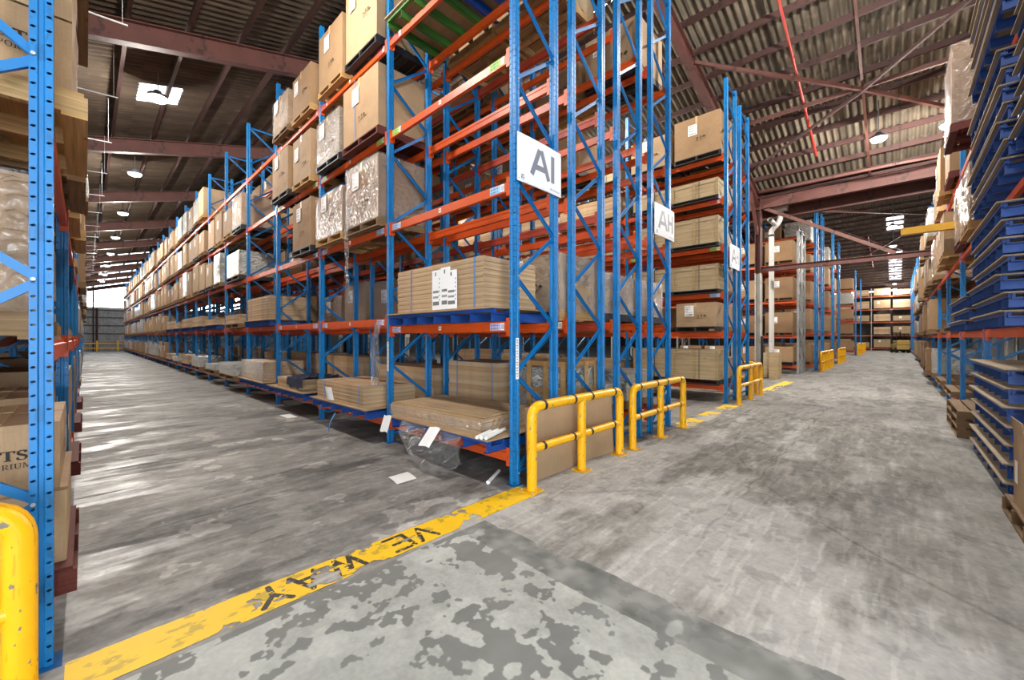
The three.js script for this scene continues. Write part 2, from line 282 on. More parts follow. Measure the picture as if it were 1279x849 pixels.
// painted floor lines: thin paint with flakes worn out of it
function lineMask(w, h, sx, sy, wear, seed, text) {
  return tex(w, h, (u, v) => {
    const n = 0.6 * fbm(u, v, Math.round(sx * 3.2), Math.round(Math.max(2, sy * 2.2)), 5, seed) + 0.4 * fbm(u, v, Math.round(sx * 9), Math.round(Math.max(4, sy * 9)), 3, seed + 7);
    let a = n < wear(u, v) ? 1 : 0; const ed = Math.min(v, 1 - v) * sy; if (ed < 0.012 * fbm(u, 0.5, 60, 2, 3, seed + 3)) a = 0; return [a];
  }, false);
}
const LX0 = -3.36, LX1 = 0.02, LZ0 = 0.06, LZ1 = 0.38;
{
  const w = LX1 - LX0, h = LZ1 - LZ0;
  const color = tex(2048, 256, (u, v) => {
    const x = u * w, y = v * h; const t = 0.97 + 0.05 * (fbm(u, v, 24, 4, 4, 201) - 0.5); const dirt = smooth(0.60, 0.72, fbm(u, v, 40, 6, 5, 203)) * 0.45; let c = [0.96 * t, 0.765 * t, 0.06];
    // letters read from the rack aisle, so they stand upside down from the cross aisle: G I V E  W A Y running towards -x
    const glyph = { Y: [[0, 1, 0.5, 0.5], [1, 1, 0.5, 0.5], [0.5, 0.5, 0.5, 0]], A: [[0, 0, 0.5, 1], [1, 0, 0.5, 1], [0.22, 0.36, 0.78, 0.36]], W: [[0, 1, 0.25, 0], [0.25, 0, 0.5, 0.8], [0.5, 0.8, 0.75, 0], [0.75, 0, 1, 1]], E: [[0, 0, 0, 1], [0, 1, 1, 1], [0, 0.5, 0.8, 0.5], [0, 0, 1, 0]], V: [[0, 1, 0.5, 0], [0.5, 0, 1, 1]] };
    const put = { V: 1.96, E: 1.73, W: 1.28, A: 1.03, Y: 0.82 };   // start (letter's own left), metres from the strip's -x end
    for (const k in put) { const lw = k === 'W' ? 0.21 : 0.16, lh = 0.22; const lx = (put[k] + lw - x) / lw, ly = (y - 0.05) / lh; if (lx < -0.2 || lx > 1.2 || ly < -0.2 || ly > 1.2) continue; for (const [a, b, e, f] of glyph[k]) if (segD(lx * lw, ly * lh, a * lw, b * lh, e * lw, f * lh) < 0.018 && fbm(u, v, 90, 14, 3, 207) < 0.66) c = [0.17, 0.165, 0.15]; }
    return [c[0] * (1 - dirt) + 0.5 * dirt, c[1] * (1 - dirt) + 0.46 * dirt, c[2] * (1 - dirt) + 0.3 * dirt];
  });
  const mask = lineMask(2048, 256, w, h, (u) => 0.61 + 0.10 * (1 - smooth(0.0, 0.35, u)) + 0.05 * smooth(0.46, 0.5, u) * (1 - smooth(0.64, 0.68, u)) - 0.14 * smooth(0.70, 0.72, u) * (1 - smooth(0.76, 0.78, u)) + 0.08 * smooth(0.76, 0.80, u), 211);
  const m = std({ map: color, alphaMap: mask, alphaTest: 0.5, roughness: 0.55 });
  const p = [], uv = []; quad(p, [LX0, 0, LZ1], [LX1, 0, LZ1], [LX1, 0, LZ0], [LX0, 0, LZ0]); for (let i = 0; i < p.length; i += 3) uv.push((p[i] - LX0) / w, (p[i + 2] - LZ0) / h);
  solo('floor_line', setGeo(p, uv), m, 'worn yellow floor line lettered with black WAY, across the rack aisle mouth', 'floor marking', [0, 0.003, 0]);
  const mask2 = lineMask(512, 256, 0.8, 0.4, () => 0.53, 221); const m2 = std({ color: 0xe8c23c, alphaMap: mask2, alphaTest: 0.5, roughness: 0.6 });
  const patch = (x0, x1, z0, z1, label) => { const q = [], t = []; quad(q, [x0, 0, z1], [x1, 0, z1], [x1, 0, z0], [x0, 0, z0]); for (let i = 0; i < q.length; i += 3) t.push((q[i] - x0) / (x1 - x0), (q[i + 2] - z0) / (z1 - z0)); solo('floor_line', setGeo(q, t), m2, label, 'floor marking', [0, 0.003, 0]); };
  patch(4.5, 5.3, 0.02, 0.36, 'worn yellow floor patch at the foot of the second guard rail');
  patch(5.75, 6.4, 0.02, 0.34, 'faint yellow floor patch midway across the second rack aisle');
  patch(6.85, 7.7, 0.02, 0.36, 'worn yellow floor patch just before the third guard rail');
  patch(11.3, 15.2, 0.0, 0.34, 'faded yellow floor line before the white column');
}
stage('floor');

// ------------------------------------------------------------------ building shell
const roofY = (x) => (x <= 16 ? 10.1 - 0.265 * Math.abs(x - 6) : x < 40 ? 12.6 - 0.215 * (40 - x) : 12.6 - 0.14 * (x - 40));
const SHEET = 1.062, PITCH = 0.177;
const sheetCache = new Map();
function sheetGeo(len) {   // lies in x (length) and z (width), corrugated across z
  const key = len.toFixed(3); if (sheetCache.has(key)) return sheetCache.get(key);
  const p = [], uv = [], n = Math.round(SHEET / PITCH) * 8; const y = (i) => 0.036 * Math.cos(i / 8 * Math.PI * 2) - 0.0;
  for (let i = 0; i < n; i++) { const z0 = i * SHEET / n, z1 = (i + 1) * SHEET / n; quad(p, [0, y(i), z1], [len, y(i + 1 - 1), z1], [len, y(i), z0], [0, y(i), z0]); }
  p.length = 0; for (let i = 0; i < n; i++) { const z0 = i * SHEET / n, z1 = (i + 1) * SHEET / n; quad(p, [0, y(i + 1), z1], [len, y(i + 1), z1], [len, y(i), z0], [0, y(i), z0]); }
  for (let i = 0; i < p.length; i += 3) uv.push(p[i + 2], p[i]); const g = setGeo(p, uv); sheetCache.set(key, g); return g;
}
const ceiling = struct('ceiling');
const sky1 = new Set(['-10.6', '-16.0', '-22.4', '-28.8', '-35.2', '-41.6', '-48.0', '-54.4']);
function roofSlope(xa, xb, zA, zB, cuts, isSky, sheetMat = M.roof) {
  const xs = [xa, ...cuts, xb]; let k = 0;
  for (let z = zA; z < zB - 0.01; z += SHEET, k++) for (let i = 0; i + 1 < xs.length; i++) {
    const x0 = xs[i], x1 = xs[i + 1], len = Math.hypot(x1 - x0, roofY(x1 - 1e-6) - roofY(x0 + 1e-6));
    part(ceiling, 'roof_sheet', sheetGeo(len), isSky(x0, x1, z, k) ? M.skylight : sheetMat, [x0, roofY(x0 + 1e-6) + 0.16, z], [0, 0, Math.atan2(roofY(x1 - 1e-6) - roofY(x0 + 1e-6), x1 - x0)]);
  }
}
roofSlope(-16, 6, -68, 9.5, [-2.35, -1.5, 0.35], (x0, x1, z) => { if (x1 > 0.4 || x0 < -2.4) return false; const c = z + SHEET / 2; if (x1 < -1.4) return Math.abs(c + 11.2) < 0.5 || Math.abs(((c + 15.9) % 6.5 + 6.5) % 6.5) < 0.53 && c < -14; return c < -14 && ((c + 16.4) % 6.5 + 6.5) % 6.5 < 1.06; }, M.roofDarker);
roofSlope(6, 16, -68, 9.5, [], () => false);
roofSlope(16, 40, -40, 9.5, [], () => false);
roofSlope(40, 72, -40, 9.5, [44.5, 48.2, 55, 67], (x0, x1, z) => (x0 === 44.5 || x0 === 55) && z > 1.9 && z < 3.5);
stage('roof');
// purlins
for (let x = -15.6; x < 16; x += 0.92) part(ceiling, 'purlin', box(0.07, 0.16, 77.5, 0, 0, 0), M.oxideDark, [x, roofY(x) - 0.03, -29.2]);
for (let x = 16.6; x < 72; x += 1.25) part(ceiling, 'purlin', box(0.07, 0.18, 49.5, 0, 0, 0), M.oxideDark, [x, roofY(x) - 0.05, -15.2]);
// rafters and columns
const frameZ = []; for (let z = 5.6; z > -68; z -= 6.6) frameZ.push(z);
for (const z of frameZ) {
  const d = 0.27;
  struct('rafter', iBeam([-16, roofY(-16) - d, z], [6, roofY(6) - d, z], 0.42, 0.19, 0.022, 0.014), M.oxide);
  struct('rafter', iBeam([6, roofY(6) - d, z], [15.9, roofY(15.9) - d, z], 0.42, 0.19, 0.022, 0.014), M.oxide);
  const col = struct('column'); col.position.set(15.8, 0, z);
  const sec = (h, y) => merge([box(0.36, h, 0.02, 0, y, -0.09), box(0.36, h, 0.02, 0, y, 0.09), box(0.02, h, 0.16, 0, y, 0)]);
  part(col, 'painted_base', sec(4.3, 0), M.columnWhite); part(col, 'upper_shaft', sec(3.05, 4.3), M.oxide);
  part(col, 'haunch', merge([bar([-0.2, 5.9, 0], [-1.3, 7.35, 0], 0.16, 0.1), box(0.4, 0.03, 0.24, 0, 7.33, 0)]), M.oxide);
  for (const dx of [-0.14, 0, 0.14]) part(col, 'bumper_strip', box(0.05, 1.7, 0.03, dx, 0.02, 0.117), M.black);
}
for (let z = 5.6; z > -40; z -= 13.2) struct('rafter', merge([iBeam([16.4, roofY(16.4) - 0.3, z], [40, roofY(40) - 0.3, z], 0.45, 0.2), iBeam([40, roofY(40) - 0.3, z], [72, roofY(71.9) - 0.3, z], 0.45, 0.2)]), M.oxide);
// valley girders and gutter between the two halls
struct('valley_girder', iBeam([15.75, 7.15, -67], [15.75, 7.15, 9], 0.5, 0.22), M.oxide);
struct('valley_girder', iBeam([16.9, 6.95, -40], [16.9, 6.95, 9], 0.5, 0.22), M.oxide);
struct('valley_gutter', box(1.3, 0.05, 77, 16.3, 7.32, -29), M.oxideDark);
struct('valley_flashing', box(0.06, 0.5, 77, 16.0, 7.36, -29), M.oxideDark);
struct('tie_beam', iBeam([15.8, 4.45, -0.9], [15.8, 4.45, 9], 0.2, 0.14), M.oxide);
struct('knee_brace', bar([15.8, 7.0, -0.9], [15.8, 4.55, 3.1], 0.12, 0.1), M.oxideRed);
// roof bracing of the first bay, below the purlins
const under = (x, z, o = 0.18) => [x, roofY(x) - o, z];
struct('roof_brace', bar(under(8.2, -0.9, 0.32), under(11.26, 2.45, 0.3), 0.09, 0.07), M.oxideRed);
struct('roof_brace', bar(under(11.26, 2.45, 0.3), under(14.3, 5.5, 0.3), 0.09, 0.07), M.oxideRed);
struct('roof_brace', bar(under(13.6, -0.9, 0.36), under(11.3, 2.4, 0.34), 0.08, 0.06), M.oxideDark);
struct('roof_brace', bar(under(11.3, 2.4, 0.34), under(8.4, 5.5, 0.36), 0.08, 0.06), M.oxideDark);
struct('roof_brace', bar(under(11.26, -0.9, 0.24), under(11.26, 5.5, 0.24), 0.11, 0.07), M.oxideRed);
struct('roof_brace', bar(under(15.4, -0.9, 0.1), under(14.6, 3.1, 0.6), 0.08, 0.06), M.oxideRed);
struct('roof_brace', bar(under(14.6, 3.1, 0.6), under(15.3, 5.5, 0.3), 0.07, 0.06), M.oxideRed);
struct('roof_bridging', bar(under(6.2, 2.45, 0.2), under(15.6, 2.45, 0.2), 0.09, 0.06), M.oxideRed);
struct('roof_brace', bar(under(23, -0.9, 0.4), under(44, 5.5, 0.4), 0.12, 0.08), M.oxideRed);
struct('roof_brace', bar(under(44, -0.9, 0.5), under(56, 5.5, 0.5), 0.12, 0.08), M.oxideRed);
struct('roof_brace', bar(under(44, 5.5, 0.55), under(56, -0.9, 0.55), 0.12, 0.08), M.oxideRed);
solo('sprinkler_pipe', merge([rod(under(6.1, 1.15, 0.2), under(13.8, 1.15, 0.2), 0.032), ...[7.5, 9.5, 11.4, 13.2].map((x) => rod(under(x - 0.06, 1.15, 0.2), under(x + 0.06, 1.15, 0.2), 0.045))]), M.pipeRed, 'thin red sprinkler pipe running down under the corrugated roof', 'pipe');
solo('sprinkler_pipe', rod([17.4, roofY(47) - 0.5, 1.2].map((v, i) => (i === 0 ? 47 : v)), under(58, 1.2, 0.4), 0.05), M.pipeRed, 'red sprinkler pipe under the far hall roof beyond the tie beam', 'pipe');
// perimeter walls
const wl = (name, geo, mat) => struct(name, geo, mat);
wl('wall_left', merge([box(0.2, 5, 68, -16.1, 0, -34), box(0.2, 5, 1.8, -16.1, 0, 8.9), box(0.2, 0.6, 8, -16.1, 4.4, 4)]), M.wallDark);  // unseen doorway left open, added so daylight fills in from this side
wl('wall_back', merge([box(3, 7, 0.2, -14.7, 0, 9.7), box(10.2, 1.6, 0.2, -8.1, 5.4, 9.7), box(75.2, 7, 0.2, 34.6, 0, 9.7), box(30, 6, 0.2, 1, 7, 9.7), box(56, 6, 0.2, 44, 7, 9.7)]), M.wallDark);  // wide unseen door opening added for soft daylight from behind the camera
wl('wall_far_right', box(0.2, 8, 50, 72.1, 0, -15.2), M.wallDark);
wl('wall_hall', merge([box(56, 13, 0.2, 44, 0, -40.1), box(0.2, 8, 28, 16.1, 0, -54)]), M.wallDark);
{ // end wall of the rack aisle: clad to 5.2 m, open to the sky above, framing in front
  const w = struct('wall_end'); w.position.set(0, 0, -68);
  const p = [], n = 32 * 12; for (let i = 0; i < n; i++) { const x0 = -16 + i * 32 / n, x1 = x0 + 32 / n, y = (k) => 0.02 * (k % 4 < 2 ? 1 : 0); quad(p, [x0, 0, y(i)], [x1, 0, y(i + 1)], [x1, 5.2, y(i + 1)], [x0, 5.2, y(i)]); }
  part(w, 'cladding', setGeo(p, triUV(p)), M.wallSheet); part(w, 'backing', box(32, 5.2, 0.05, 0, 0, -0.06), M.wallDark);
  for (const y of [1.0, 2.1, 3.1, 4.1, 5.0]) part(w, 'girt', box(32, 0.14, 0.08, 0, y, 0.08), M.wallDark);
  for (const x of [-6, -2.3, 1.2, 6, 11]) part(w, 'post', box(0.22, 5.3, 0.2, x, 0, 0.15), M.oxideDark);
  part(w, 'post', box(0.14, 8.0, 0.14, -2.6, 0, 0.4), M.oxideDark);
  part(w, 'head_rail', box(32, 0.1, 0.1, 0, 6.75, 0.15), M.grey); part(w, 'coping', box(32, 0.25, 0.3, 0, 5.2, 0), M.columnWhite);
}
stage('shell');

// ------------------------------------------------------------------ lamps
function lamp(x, y, z, label, drop = 0.14, light = true) {
  const g = thing('high_bay_lamp', label, 'lamp', [x, y, z], 0, 'high bay lamps');
  part(g, 'housing', new THREE.LatheGeometry([[0, 0.16], [0.07, 0.16], [0.09, 0.1], [0.19, 0.06], [0.21, 0.0], [0.205, -0.012], [0.19, 0.0], [0, 0.004]].map((q) => new THREE.Vector2(...q)), 24), M.lampHouse);
  part(g, 'lens', new THREE.LatheGeometry([[0.185, 0], [0.178, -0.03], [0.15, -0.065], [0.09, -0.085], [0, -0.092]].map((q) => new THREE.Vector2(...q)), 24), M.lens, [0, -0.004, 0]);
  part(g, 'suspension_rod', rod([0, 0.15, 0], [0, Math.max(0.3, roofY(x) - y), 0], 0.012), M.lampHouse);
  if (light) {
    const s = new THREE.PointLight(0xfff8ee, LAMP_POWER, 0, 2); s.position.set(x, y - drop, z); s.castShadow = true; s.shadow.radius = 5; scene.add(s);
  }
}
for (let k = 0; k < 10; k++) lamp(-2.1, 7.35, 3.3 - 6.45 * k, `round high bay lamp over the rack aisle, ${ORD[k]} counting from the yellow line`, 0.102);
for (let k = 0; k < 5; k++) lamp(12.3, 7.35, 2.75 - 6.7 * k, `round high bay lamp beside the white column row, ${ORD[k]} from the cross aisle`);
for (let k = 0; k < 3; k++) lamp(6, 8.9, 2.6 - 6.6 * k, `round high bay lamp under the roof ridge, ${ORD[k]} from the cross aisle`);
for (let k = 0; k < 8; k++) lamp(21.2 + 6.6 * k, 7.9, 2.95, `round high bay lamp over the far hall aisle, ${ORD[k]} past the tie beam`);
lamp(12.6, 7.35, 4.15, 'round high bay lamp glaring above the film wrapped rack loads');
stage('lamps');

// ------------------------------------------------------------------ racks
const UP = 0.08;   // upright section
function holeStrip(H, w, hole, plain) {   // a perforated face in x,y at z=0 facing +z, with a groove down the middle
  const p = []; const gz = -0.009, xs = [-w / 2, -0.013, -0.007, 0.007, 0.013, w / 2];
  quad(p, [xs[1], 0, 0], [xs[2], 0, gz], [xs[2], H, gz], [xs[1], H, 0]); quad(p, [xs[2], 0, gz], [xs[3], 0, gz], [xs[3], H, gz], [xs[2], H, gz]); quad(p, [xs[3], 0, gz], [xs[4], 0, 0], [xs[4], H, 0], [xs[3], H, gz]);
  for (const [a, b] of [[xs[0], xs[1]], [xs[4], xs[5]]]) {
    if (plain) { quad(p, [a, 0, 0], [b, 0, 0], [b, H, 0], [a, H, 0]); continue; }
    const pitch = 0.07, n = Math.floor(H / pitch), c = (a + b) / 2, hw = 0.0088, hh = 0.0072;
    const ring = [[-hw, -0.003], [-hw * 0.3, -hh], [hw, -0.003], [hw, 0.004], [hw * 0.3, hh], [-hw, 0.003]];
    for (let i = 0; i < n; i++) {
      const y0 = i * pitch, y1 = i === n - 1 ? H : y0 + pitch, cy = y0 + pitch / 2; const R = ring.map(([x, y]) => [c + x, cy + y, 0]);
      const A = [a, y0, 0], B = [b, y0, 0], C = [b, y1, 0], D = [a, y1, 0]; const t = (...q) => q.forEach((k) => p.push(...k));
      t(A, R[1], R[0]); t(A, B, R[1]); t(B, R[2], R[1]); t(B, C, R[2]); t(C, R[3], R[2]); t(C, R[4], R[3]); t(C, D, R[4]); t(D, R[5], R[4]); t(D, A, R[0]); t(D, R[0], R[5]);
    }
  }
  return setGeo(p, triUV(p));
}
const upCache = new Map();
function uprightGeo(H, fine) {
  const key = `${H}${fine}`; if (upCache.has(key)) return upCache.get(key); const s = holeStrip(H, UP, true, !fine);
  const parts = [0, 1, 2, 3].map((k) => moved(s, ...[[0, 0, UP / 2], [UP / 2, 0, 0], [0, 0, -UP / 2], [-UP / 2, 0, 0]][k], 0, k * Math.PI / 2, 0));
  const g = merge(parts.slice(0, 4)); upCache.set(key, g); return g;
}
const chan = (L) => merge([box(L, 0.042, 0.003, 0, -0.021, -0.012), box(L, 0.003, 0.026, 0, -0.021, 0), box(L, 0.003, 0.026, 0, 0.018, 0)]);
function braceAt(a, b) { const A = new THREE.Vector3(...a), B = new THREE.Vector3(...b), L = A.distanceTo(B); const ang = Math.atan2(B.y - A.y, B.z - A.z); return { L, mid: A.add(B).multiplyScalar(0.5), ang }; }
const footGeo = box(0.14, 0.008, 0.14, 0, 0, 0);
const boltGeo = new THREE.CylinderGeometry(0.009, 0.009, UP + 0.016, 10).rotateZ(Math.PI / 2);
const frameCache = new Map();
function frameKit(H, depth, y0 = 0.13, odd = 0) {
  const key = `${H},${depth},${y0}`; if (frameCache.has(key)) return frameCache.get(key);
  const z0 = UP / 2, z1 = depth - UP / 2, list = [];
  const step = 0.555; let y = y0, k = odd; while (y + step < H - 0.05) { list.push(k % 2 === 0 ? [[0, y, z0], [0, y + step, z1]] : [[0, y, z1], [0, y + step, z0]]); y += step; k++; }
  list.push([[0, H - 0.12, z0], [0, H - 0.12, z1]], [[0, 0.14, z0], [0, 0.14, z1]]);
  const kit = { H, depth, nodes: list.slice(0, -2).map(([a, b]) => (a[2] < b[2] ? a[1] : b[1])), braces: list.map(([a, b]) => { const q = braceAt(a, b); const g = chan(q.L - 0.02); g.rotateY(-Math.PI / 2); g.rotateX(-q.ang); g.translate(q.mid.x, q.mid.y, q.mid.z); return g; }) };
  const simple = uprightGeo(H, false); kit.merged = merge([moved(simple, 0, 0, z0), moved(simple, 0, 0, z1), moved(footGeo, 0, 0, z0), moved(footGeo, 0, 0, z1), ...list.map(([a, b]) => { const q = braceAt(a, b); const g = box(q.L, 0.042, 0.026, 0, -0.021, 0).clone(); g.rotateY(-Math.PI / 2); g.rotateX(-q.ang); g.translate(q.mid.x, q.mid.y, q.mid.z); return g; })]);
  kit.uprights = merge([simple]); frameCache.set(key, kit); return kit;
}
function beamProfile(L) {   // box beam with a rolled step along its top inner edge
  const key = 'beam' + L.toFixed(3); if (geoCache.has(key)) return geoCache.get(key);
  const sh = new THREE.Shape([[-0.024, -0.06], [0.024, -0.06], [0.024, 0.03], [0.004, 0.033], [0.004, 0.06], [-0.024, 0.06], [-0.024, 0.022], [-0.018, 0.016], [-0.018, -0.016], [-0.024, -0.022]].map((q) => new THREE.Vector2(...q)));
  let g = new THREE.ExtrudeGeometry(sh, { depth: L, bevelEnabled: false }); g.translate(0, 0, -L / 2); g.rotateY(Math.PI / 2); g = g.index ? g.toNonIndexed() : g; g.deleteAttribute('uv');
  g.setAttribute('uv', new THREE.Float32BufferAttribute(triUV(Array.from(g.attributes.position.array)), 2)); geoCache.set(key, g); return g;
}
const connGeo = merge([box(0.008, 0.21, 0.055, 0, -0.15, 0), box(0.05, 0.21, 0.006, 0.024, -0.15, -0.03)]);
const connGeoB = moved(connGeo, 0, 0, 0, 0, Math.PI, 0);
/* rack: runs along its own +x from its first frame; depth goes to ds*z */
function rack(o) {
  const g = thing('pallet_rack', o.label, 'rack', [o.x, 0, o.z], o.turn, o.group ?? 'pallet racks');
  const { bays, pitch, depth, H, ds } = o; const kit = frameKit(H, depth, o.braceFrom, o.braceOdd); const col = o.steel ?? M.blue;
  for (let b = 0; b <= bays; b++) {
    const x = b * pitch, near = o.near(b);
    if (near) {
      const f = new THREE.Group(); f.name = 'upright_frame'; f.position.set(x, 0, 0); if (ds < 0) f.scale.z = 1; g.add(f); const sg = ds;
      for (const zz of [UP / 2, depth - UP / 2]) { part(f, 'upright', uprightGeo(H, near === 2), col, [0, 0, sg * zz]); part(f, 'foot_plate', footGeo, M.blueDark, [0, 0.0, sg * zz]); }
      for (const bg of kit.braces) { const m = part(f, 'brace', bg, col); if (sg < 0) m.rotation.y = Math.PI; }
      if (b === 0 && near === 2) for (const ny of new Set(kit.nodes)) part(f, 'bolt', boltGeo, M.zinc, [0, ny, sg * (UP / 2 + 0.026)]);
    } else { const m = part(g, 'upright_frame', kit.merged, col, [x, 0, 0]); if (ds < 0) m.rotation.y = Math.PI; }
  }
  const L = pitch - UP - 0.016;
  for (let b = 0; b < bays; b++) for (const [k, h] of o.levels(b).entries()) for (const [row, zz] of [[0, 0.032], [1, depth - 0.032]]) {
    if (o.skip?.(b, k)) continue;
    const near = Math.max(o.near(b), o.near(b + 1)); const m = row ? (o.beamRear ?? M.orange) : (o.beam ?? M.orange);
    const flip = (row === 1) !== (ds < 0); const xc = (b + 0.5) * pitch, z = ds * zz; const rot = [0, flip ? Math.PI : 0, 0];
    if (near) {
      const bm = part(g, 'beam', beamProfile(L), m, [xc, h, z], rot);
      part(bm, 'connector', connGeoB, m, [L / 2 + 0.004, 0.04, 0.0]); part(bm, 'connector', connGeo, m, [-L / 2 - 0.004, 0.04, 0.0]);
      const st = row === 0 && o.sticker?.(b, k);
      if (st) for (const s of [-1, 1]) part(bm, 'shelf_label', stickGeo, M.sticker[st], [s * (L / 2 - 0.2), 0, -0.0255]);
      if (row === 0 && near && o.tags) part(bm, 'capacity_tag', tagGeo, M.small, [0, 0, -0.0255]);
    } else part(g, 'beam', beamProfile(L + 0.012), m, [xc, h, z], rot);
  }
  o.group3 = g; const e = new THREE.Euler(0, o.turn, 0);
  o.at = (a, y, dep) => { const v = new THREE.Vector3(a, y, ds * dep).applyEuler(e); return [o.x + v.x, y, o.z + v.z]; };
  o.face = o.turn + (ds < 0 ? Math.PI : 0); return o;
}
function flatPlate(w, h) { const p = [], uv = [0, 0, 1, 0, 1, 1, 0, 0, 1, 1, 0, 1]; quad(p, [w / 2, -h / 2, 0], [-w / 2, -h / 2, 0], [-w / 2, h / 2, 0], [w / 2, h / 2, 0]); return setGeo(p, uv); }   // faces -z
const stickGeo = flatPlate(0.24, 0.085), tagGeo = flatPlate(0.055, 0.055);
const Q = Math.PI / 2;
const AIL = (b) => (b === 0 ? [0.31, 1.78, 3.37, 4.83, 6.29] : [0.31, 1.9, 3.37, 4.83, 6.29]);
const NB = 24;
const rAI = rack({ label: 'long blue and orange pallet rack carrying the AI sign', x: 0, z: 0, turn: Q, ds: 1, bays: NB, pitch: 2.7, depth: 0.8, H: 8.0, levels: AIL, near: (b) => (b < 4 ? 2 : b < 7 ? 1 : 0), sticker: (b, k) => (b < 3 ? ['', 'pale', 'sky', 'green', 'red'][k] : ''), tags: true });
const rAI2 = rack({ label: 'blue pallet rack standing back to back behind the AI sign rack', x: 1.1, z: 0, turn: Q, ds: 1, bays: 14, pitch: 2.7, depth: 0.82, H: 8.0, levels: () => [0.31, 1.82, 3.40, 4.85, 6.3], near: (b) => (b < 2 ? 2 : 0), beam: M.orange, beamRear: M.redBeam, sticker: (b, k) => (b === 0 && k === 1 ? 'yellow' : '') });
const rAH = rack({ label: 'blue pallet rack between the first two yellow guard rails', x: 2.29, z: 0, turn: Q, ds: 1, bays: 10, pitch: 2.7, depth: 0.82, H: 8.0, levels: () => [0.31, 1.84, 3.32, 4.8, 6.3], near: (b) => (b < 2 ? 2 : 0) });
const rAH2 = rack({ label: 'blue pallet rack carrying the larger AH sign', x: 3.46, z: 0, turn: Q, ds: 1, bays: 10, pitch: 2.7, depth: 0.84, H: 8.0, levels: () => [0.31, 1.84, 3.32, 4.8, 6.3], near: (b) => (b < 2 ? 2 : 0) });
const L2 = () => [0.38, 1.75, 2.74, 3.93, 5.13, 6.23];
const rAG = rack({ label: 'blue pallet rack of pale crates carrying the smaller AH sign', x: 7.8, z: 0, turn: Q, ds: 1, bays: 5, pitch: 2.7, depth: 0.84, H: 8.2, levels: L2, near: (b) => (b < 2 ? 2 : 0), sticker: (b, k) => (b === 0 ? ['', '', 'sky', 'green', 'red', ''][k] : '') });
const rAG2 = rack({ label: 'blue pallet rack end behind the third yellow guard rail', x: 9.0, z: 0, turn: Q, ds: 1, bays: 4, pitch: 2.7, depth: 0.9, H: 8.0, levels: L2, near: (b) => (b < 1 ? 1 : 0) });
const LL = (b) => [0.22, 1.58, 2.78, 4.2, 5.5];
const rL = rack({ label: 'blue pallet rack of printed cartons facing the AI rack', x: -3.40, z: 0, turn: Q, ds: -1, bays: NB, pitch: 2.7, depth: 0.8, H: 6.9, braceFrom: 0.275, braceOdd: 1, levels: LL, near: (b) => (b < 3 ? 2 : b < 5 ? 1 : 0) });
const rL2 = rack({ label: 'blue pallet rack behind the printed carton rack', x: -4.55, z: 0, turn: Q, ds: -1, bays: 5, pitch: 2.7, depth: 0.8, H: 6.6, levels: LL, near: () => 0 });
const rR = rack({ label: 'blue pallet rack filled with blue skids beside the cross aisle', x: -0.1, z: 4.1, turn: 0, ds: 1, bays: 8, pitch: 3.2, depth: 0.95, H: 6.9, skip: (b, k) => b === 2 && k === 0, levels: (b) => (b < 2 ? [1.72, 3.35, 5.1] : [0.25, 1.72, 3.35, 5.1]), near: (b) => (b < 5 ? 2 : 0), beam: M.orange });
const rR2 = rack({ label: 'tall blue rack further along behind the blue skid rack', x: 25.6, z: 4.3, turn: 0, ds: 1, bays: 12, pitch: 3.0, depth: 0.95, H: 8.2, levels: () => [0.25, 1.8, 3.4, 5.0, 6.6], near: () => 0 });
const far = (o) => rack({ turn: Q, ds: 1, pitch: 2.7, depth: 0.8, near: () => 0, H: 8.4, levels: () => [0.25, 1.9, 3.4, 4.9, 6.4], z: 0.15, bays: 3, ...o });
const rC = far({ label: 'grey steel rack just past the white column', x: 18.8, z: -0.1, H: 6.7, steel: M.grey, levels: () => [0.35, 1.7, 3.3, 5.0] });
const rC2 = far({ label: 'second grey rack back to back past the white column', x: 19.8, z: -0.1, H: 6.7, steel: M.grey, bays: 2 });
const rD = far({ label: 'tall blue rack end behind the first small far guard rail', x: 22.0 });
const rD2 = far({ label: 'tall blue rack end behind the second small far guard rail', x: 24.3, bays: 2 });
const rE = far({ label: 'tall blue rack end at the lattice guard rail', x: 29.4 });
const rE2 = far({ label: 'blue rack end just beyond the lattice guard rail', x: 33.2, bays: 2 });
const rF = far({ label: 'farthest blue rack block before the end of the far hall', x: 49.5 });
const rF2 = far({ label: 'last blue rack end at the farthest yellow guard', x: 57.5, bays: 2 });
const rZ = rack({ label: 'wide rack across the end of the far hall', x: 68.2, z: 8.5, turn: Q, ds: 1, pitch: 3.9, bays: 4, depth: 0.9, H: 8.2, steel: M.grey, levels: () => [0.25, 1.96, 3.67, 5.35, 7.05], near: () => 0 });
// specification strips and loose hardware on the rack ends
for (const [x, y, z] of [[0.0, 1.12, -0.043]]) { const m = part(rAI.group3, 'load_notice', flatPlate(0.05, 0.46), M.spec, [-0.0415, 1.42, 0.04], [0, Q, 0]); m.userData.label = 'white load notice strip'; const m2 = part(rAI.group3, 'load_notice', flatPlate(0.05, 0.46), M.spec, [2.7, 1.36, -0.0015], [0, 0, 0]); m2.userData.label = 'white load notice strip'; }
stage('racks');

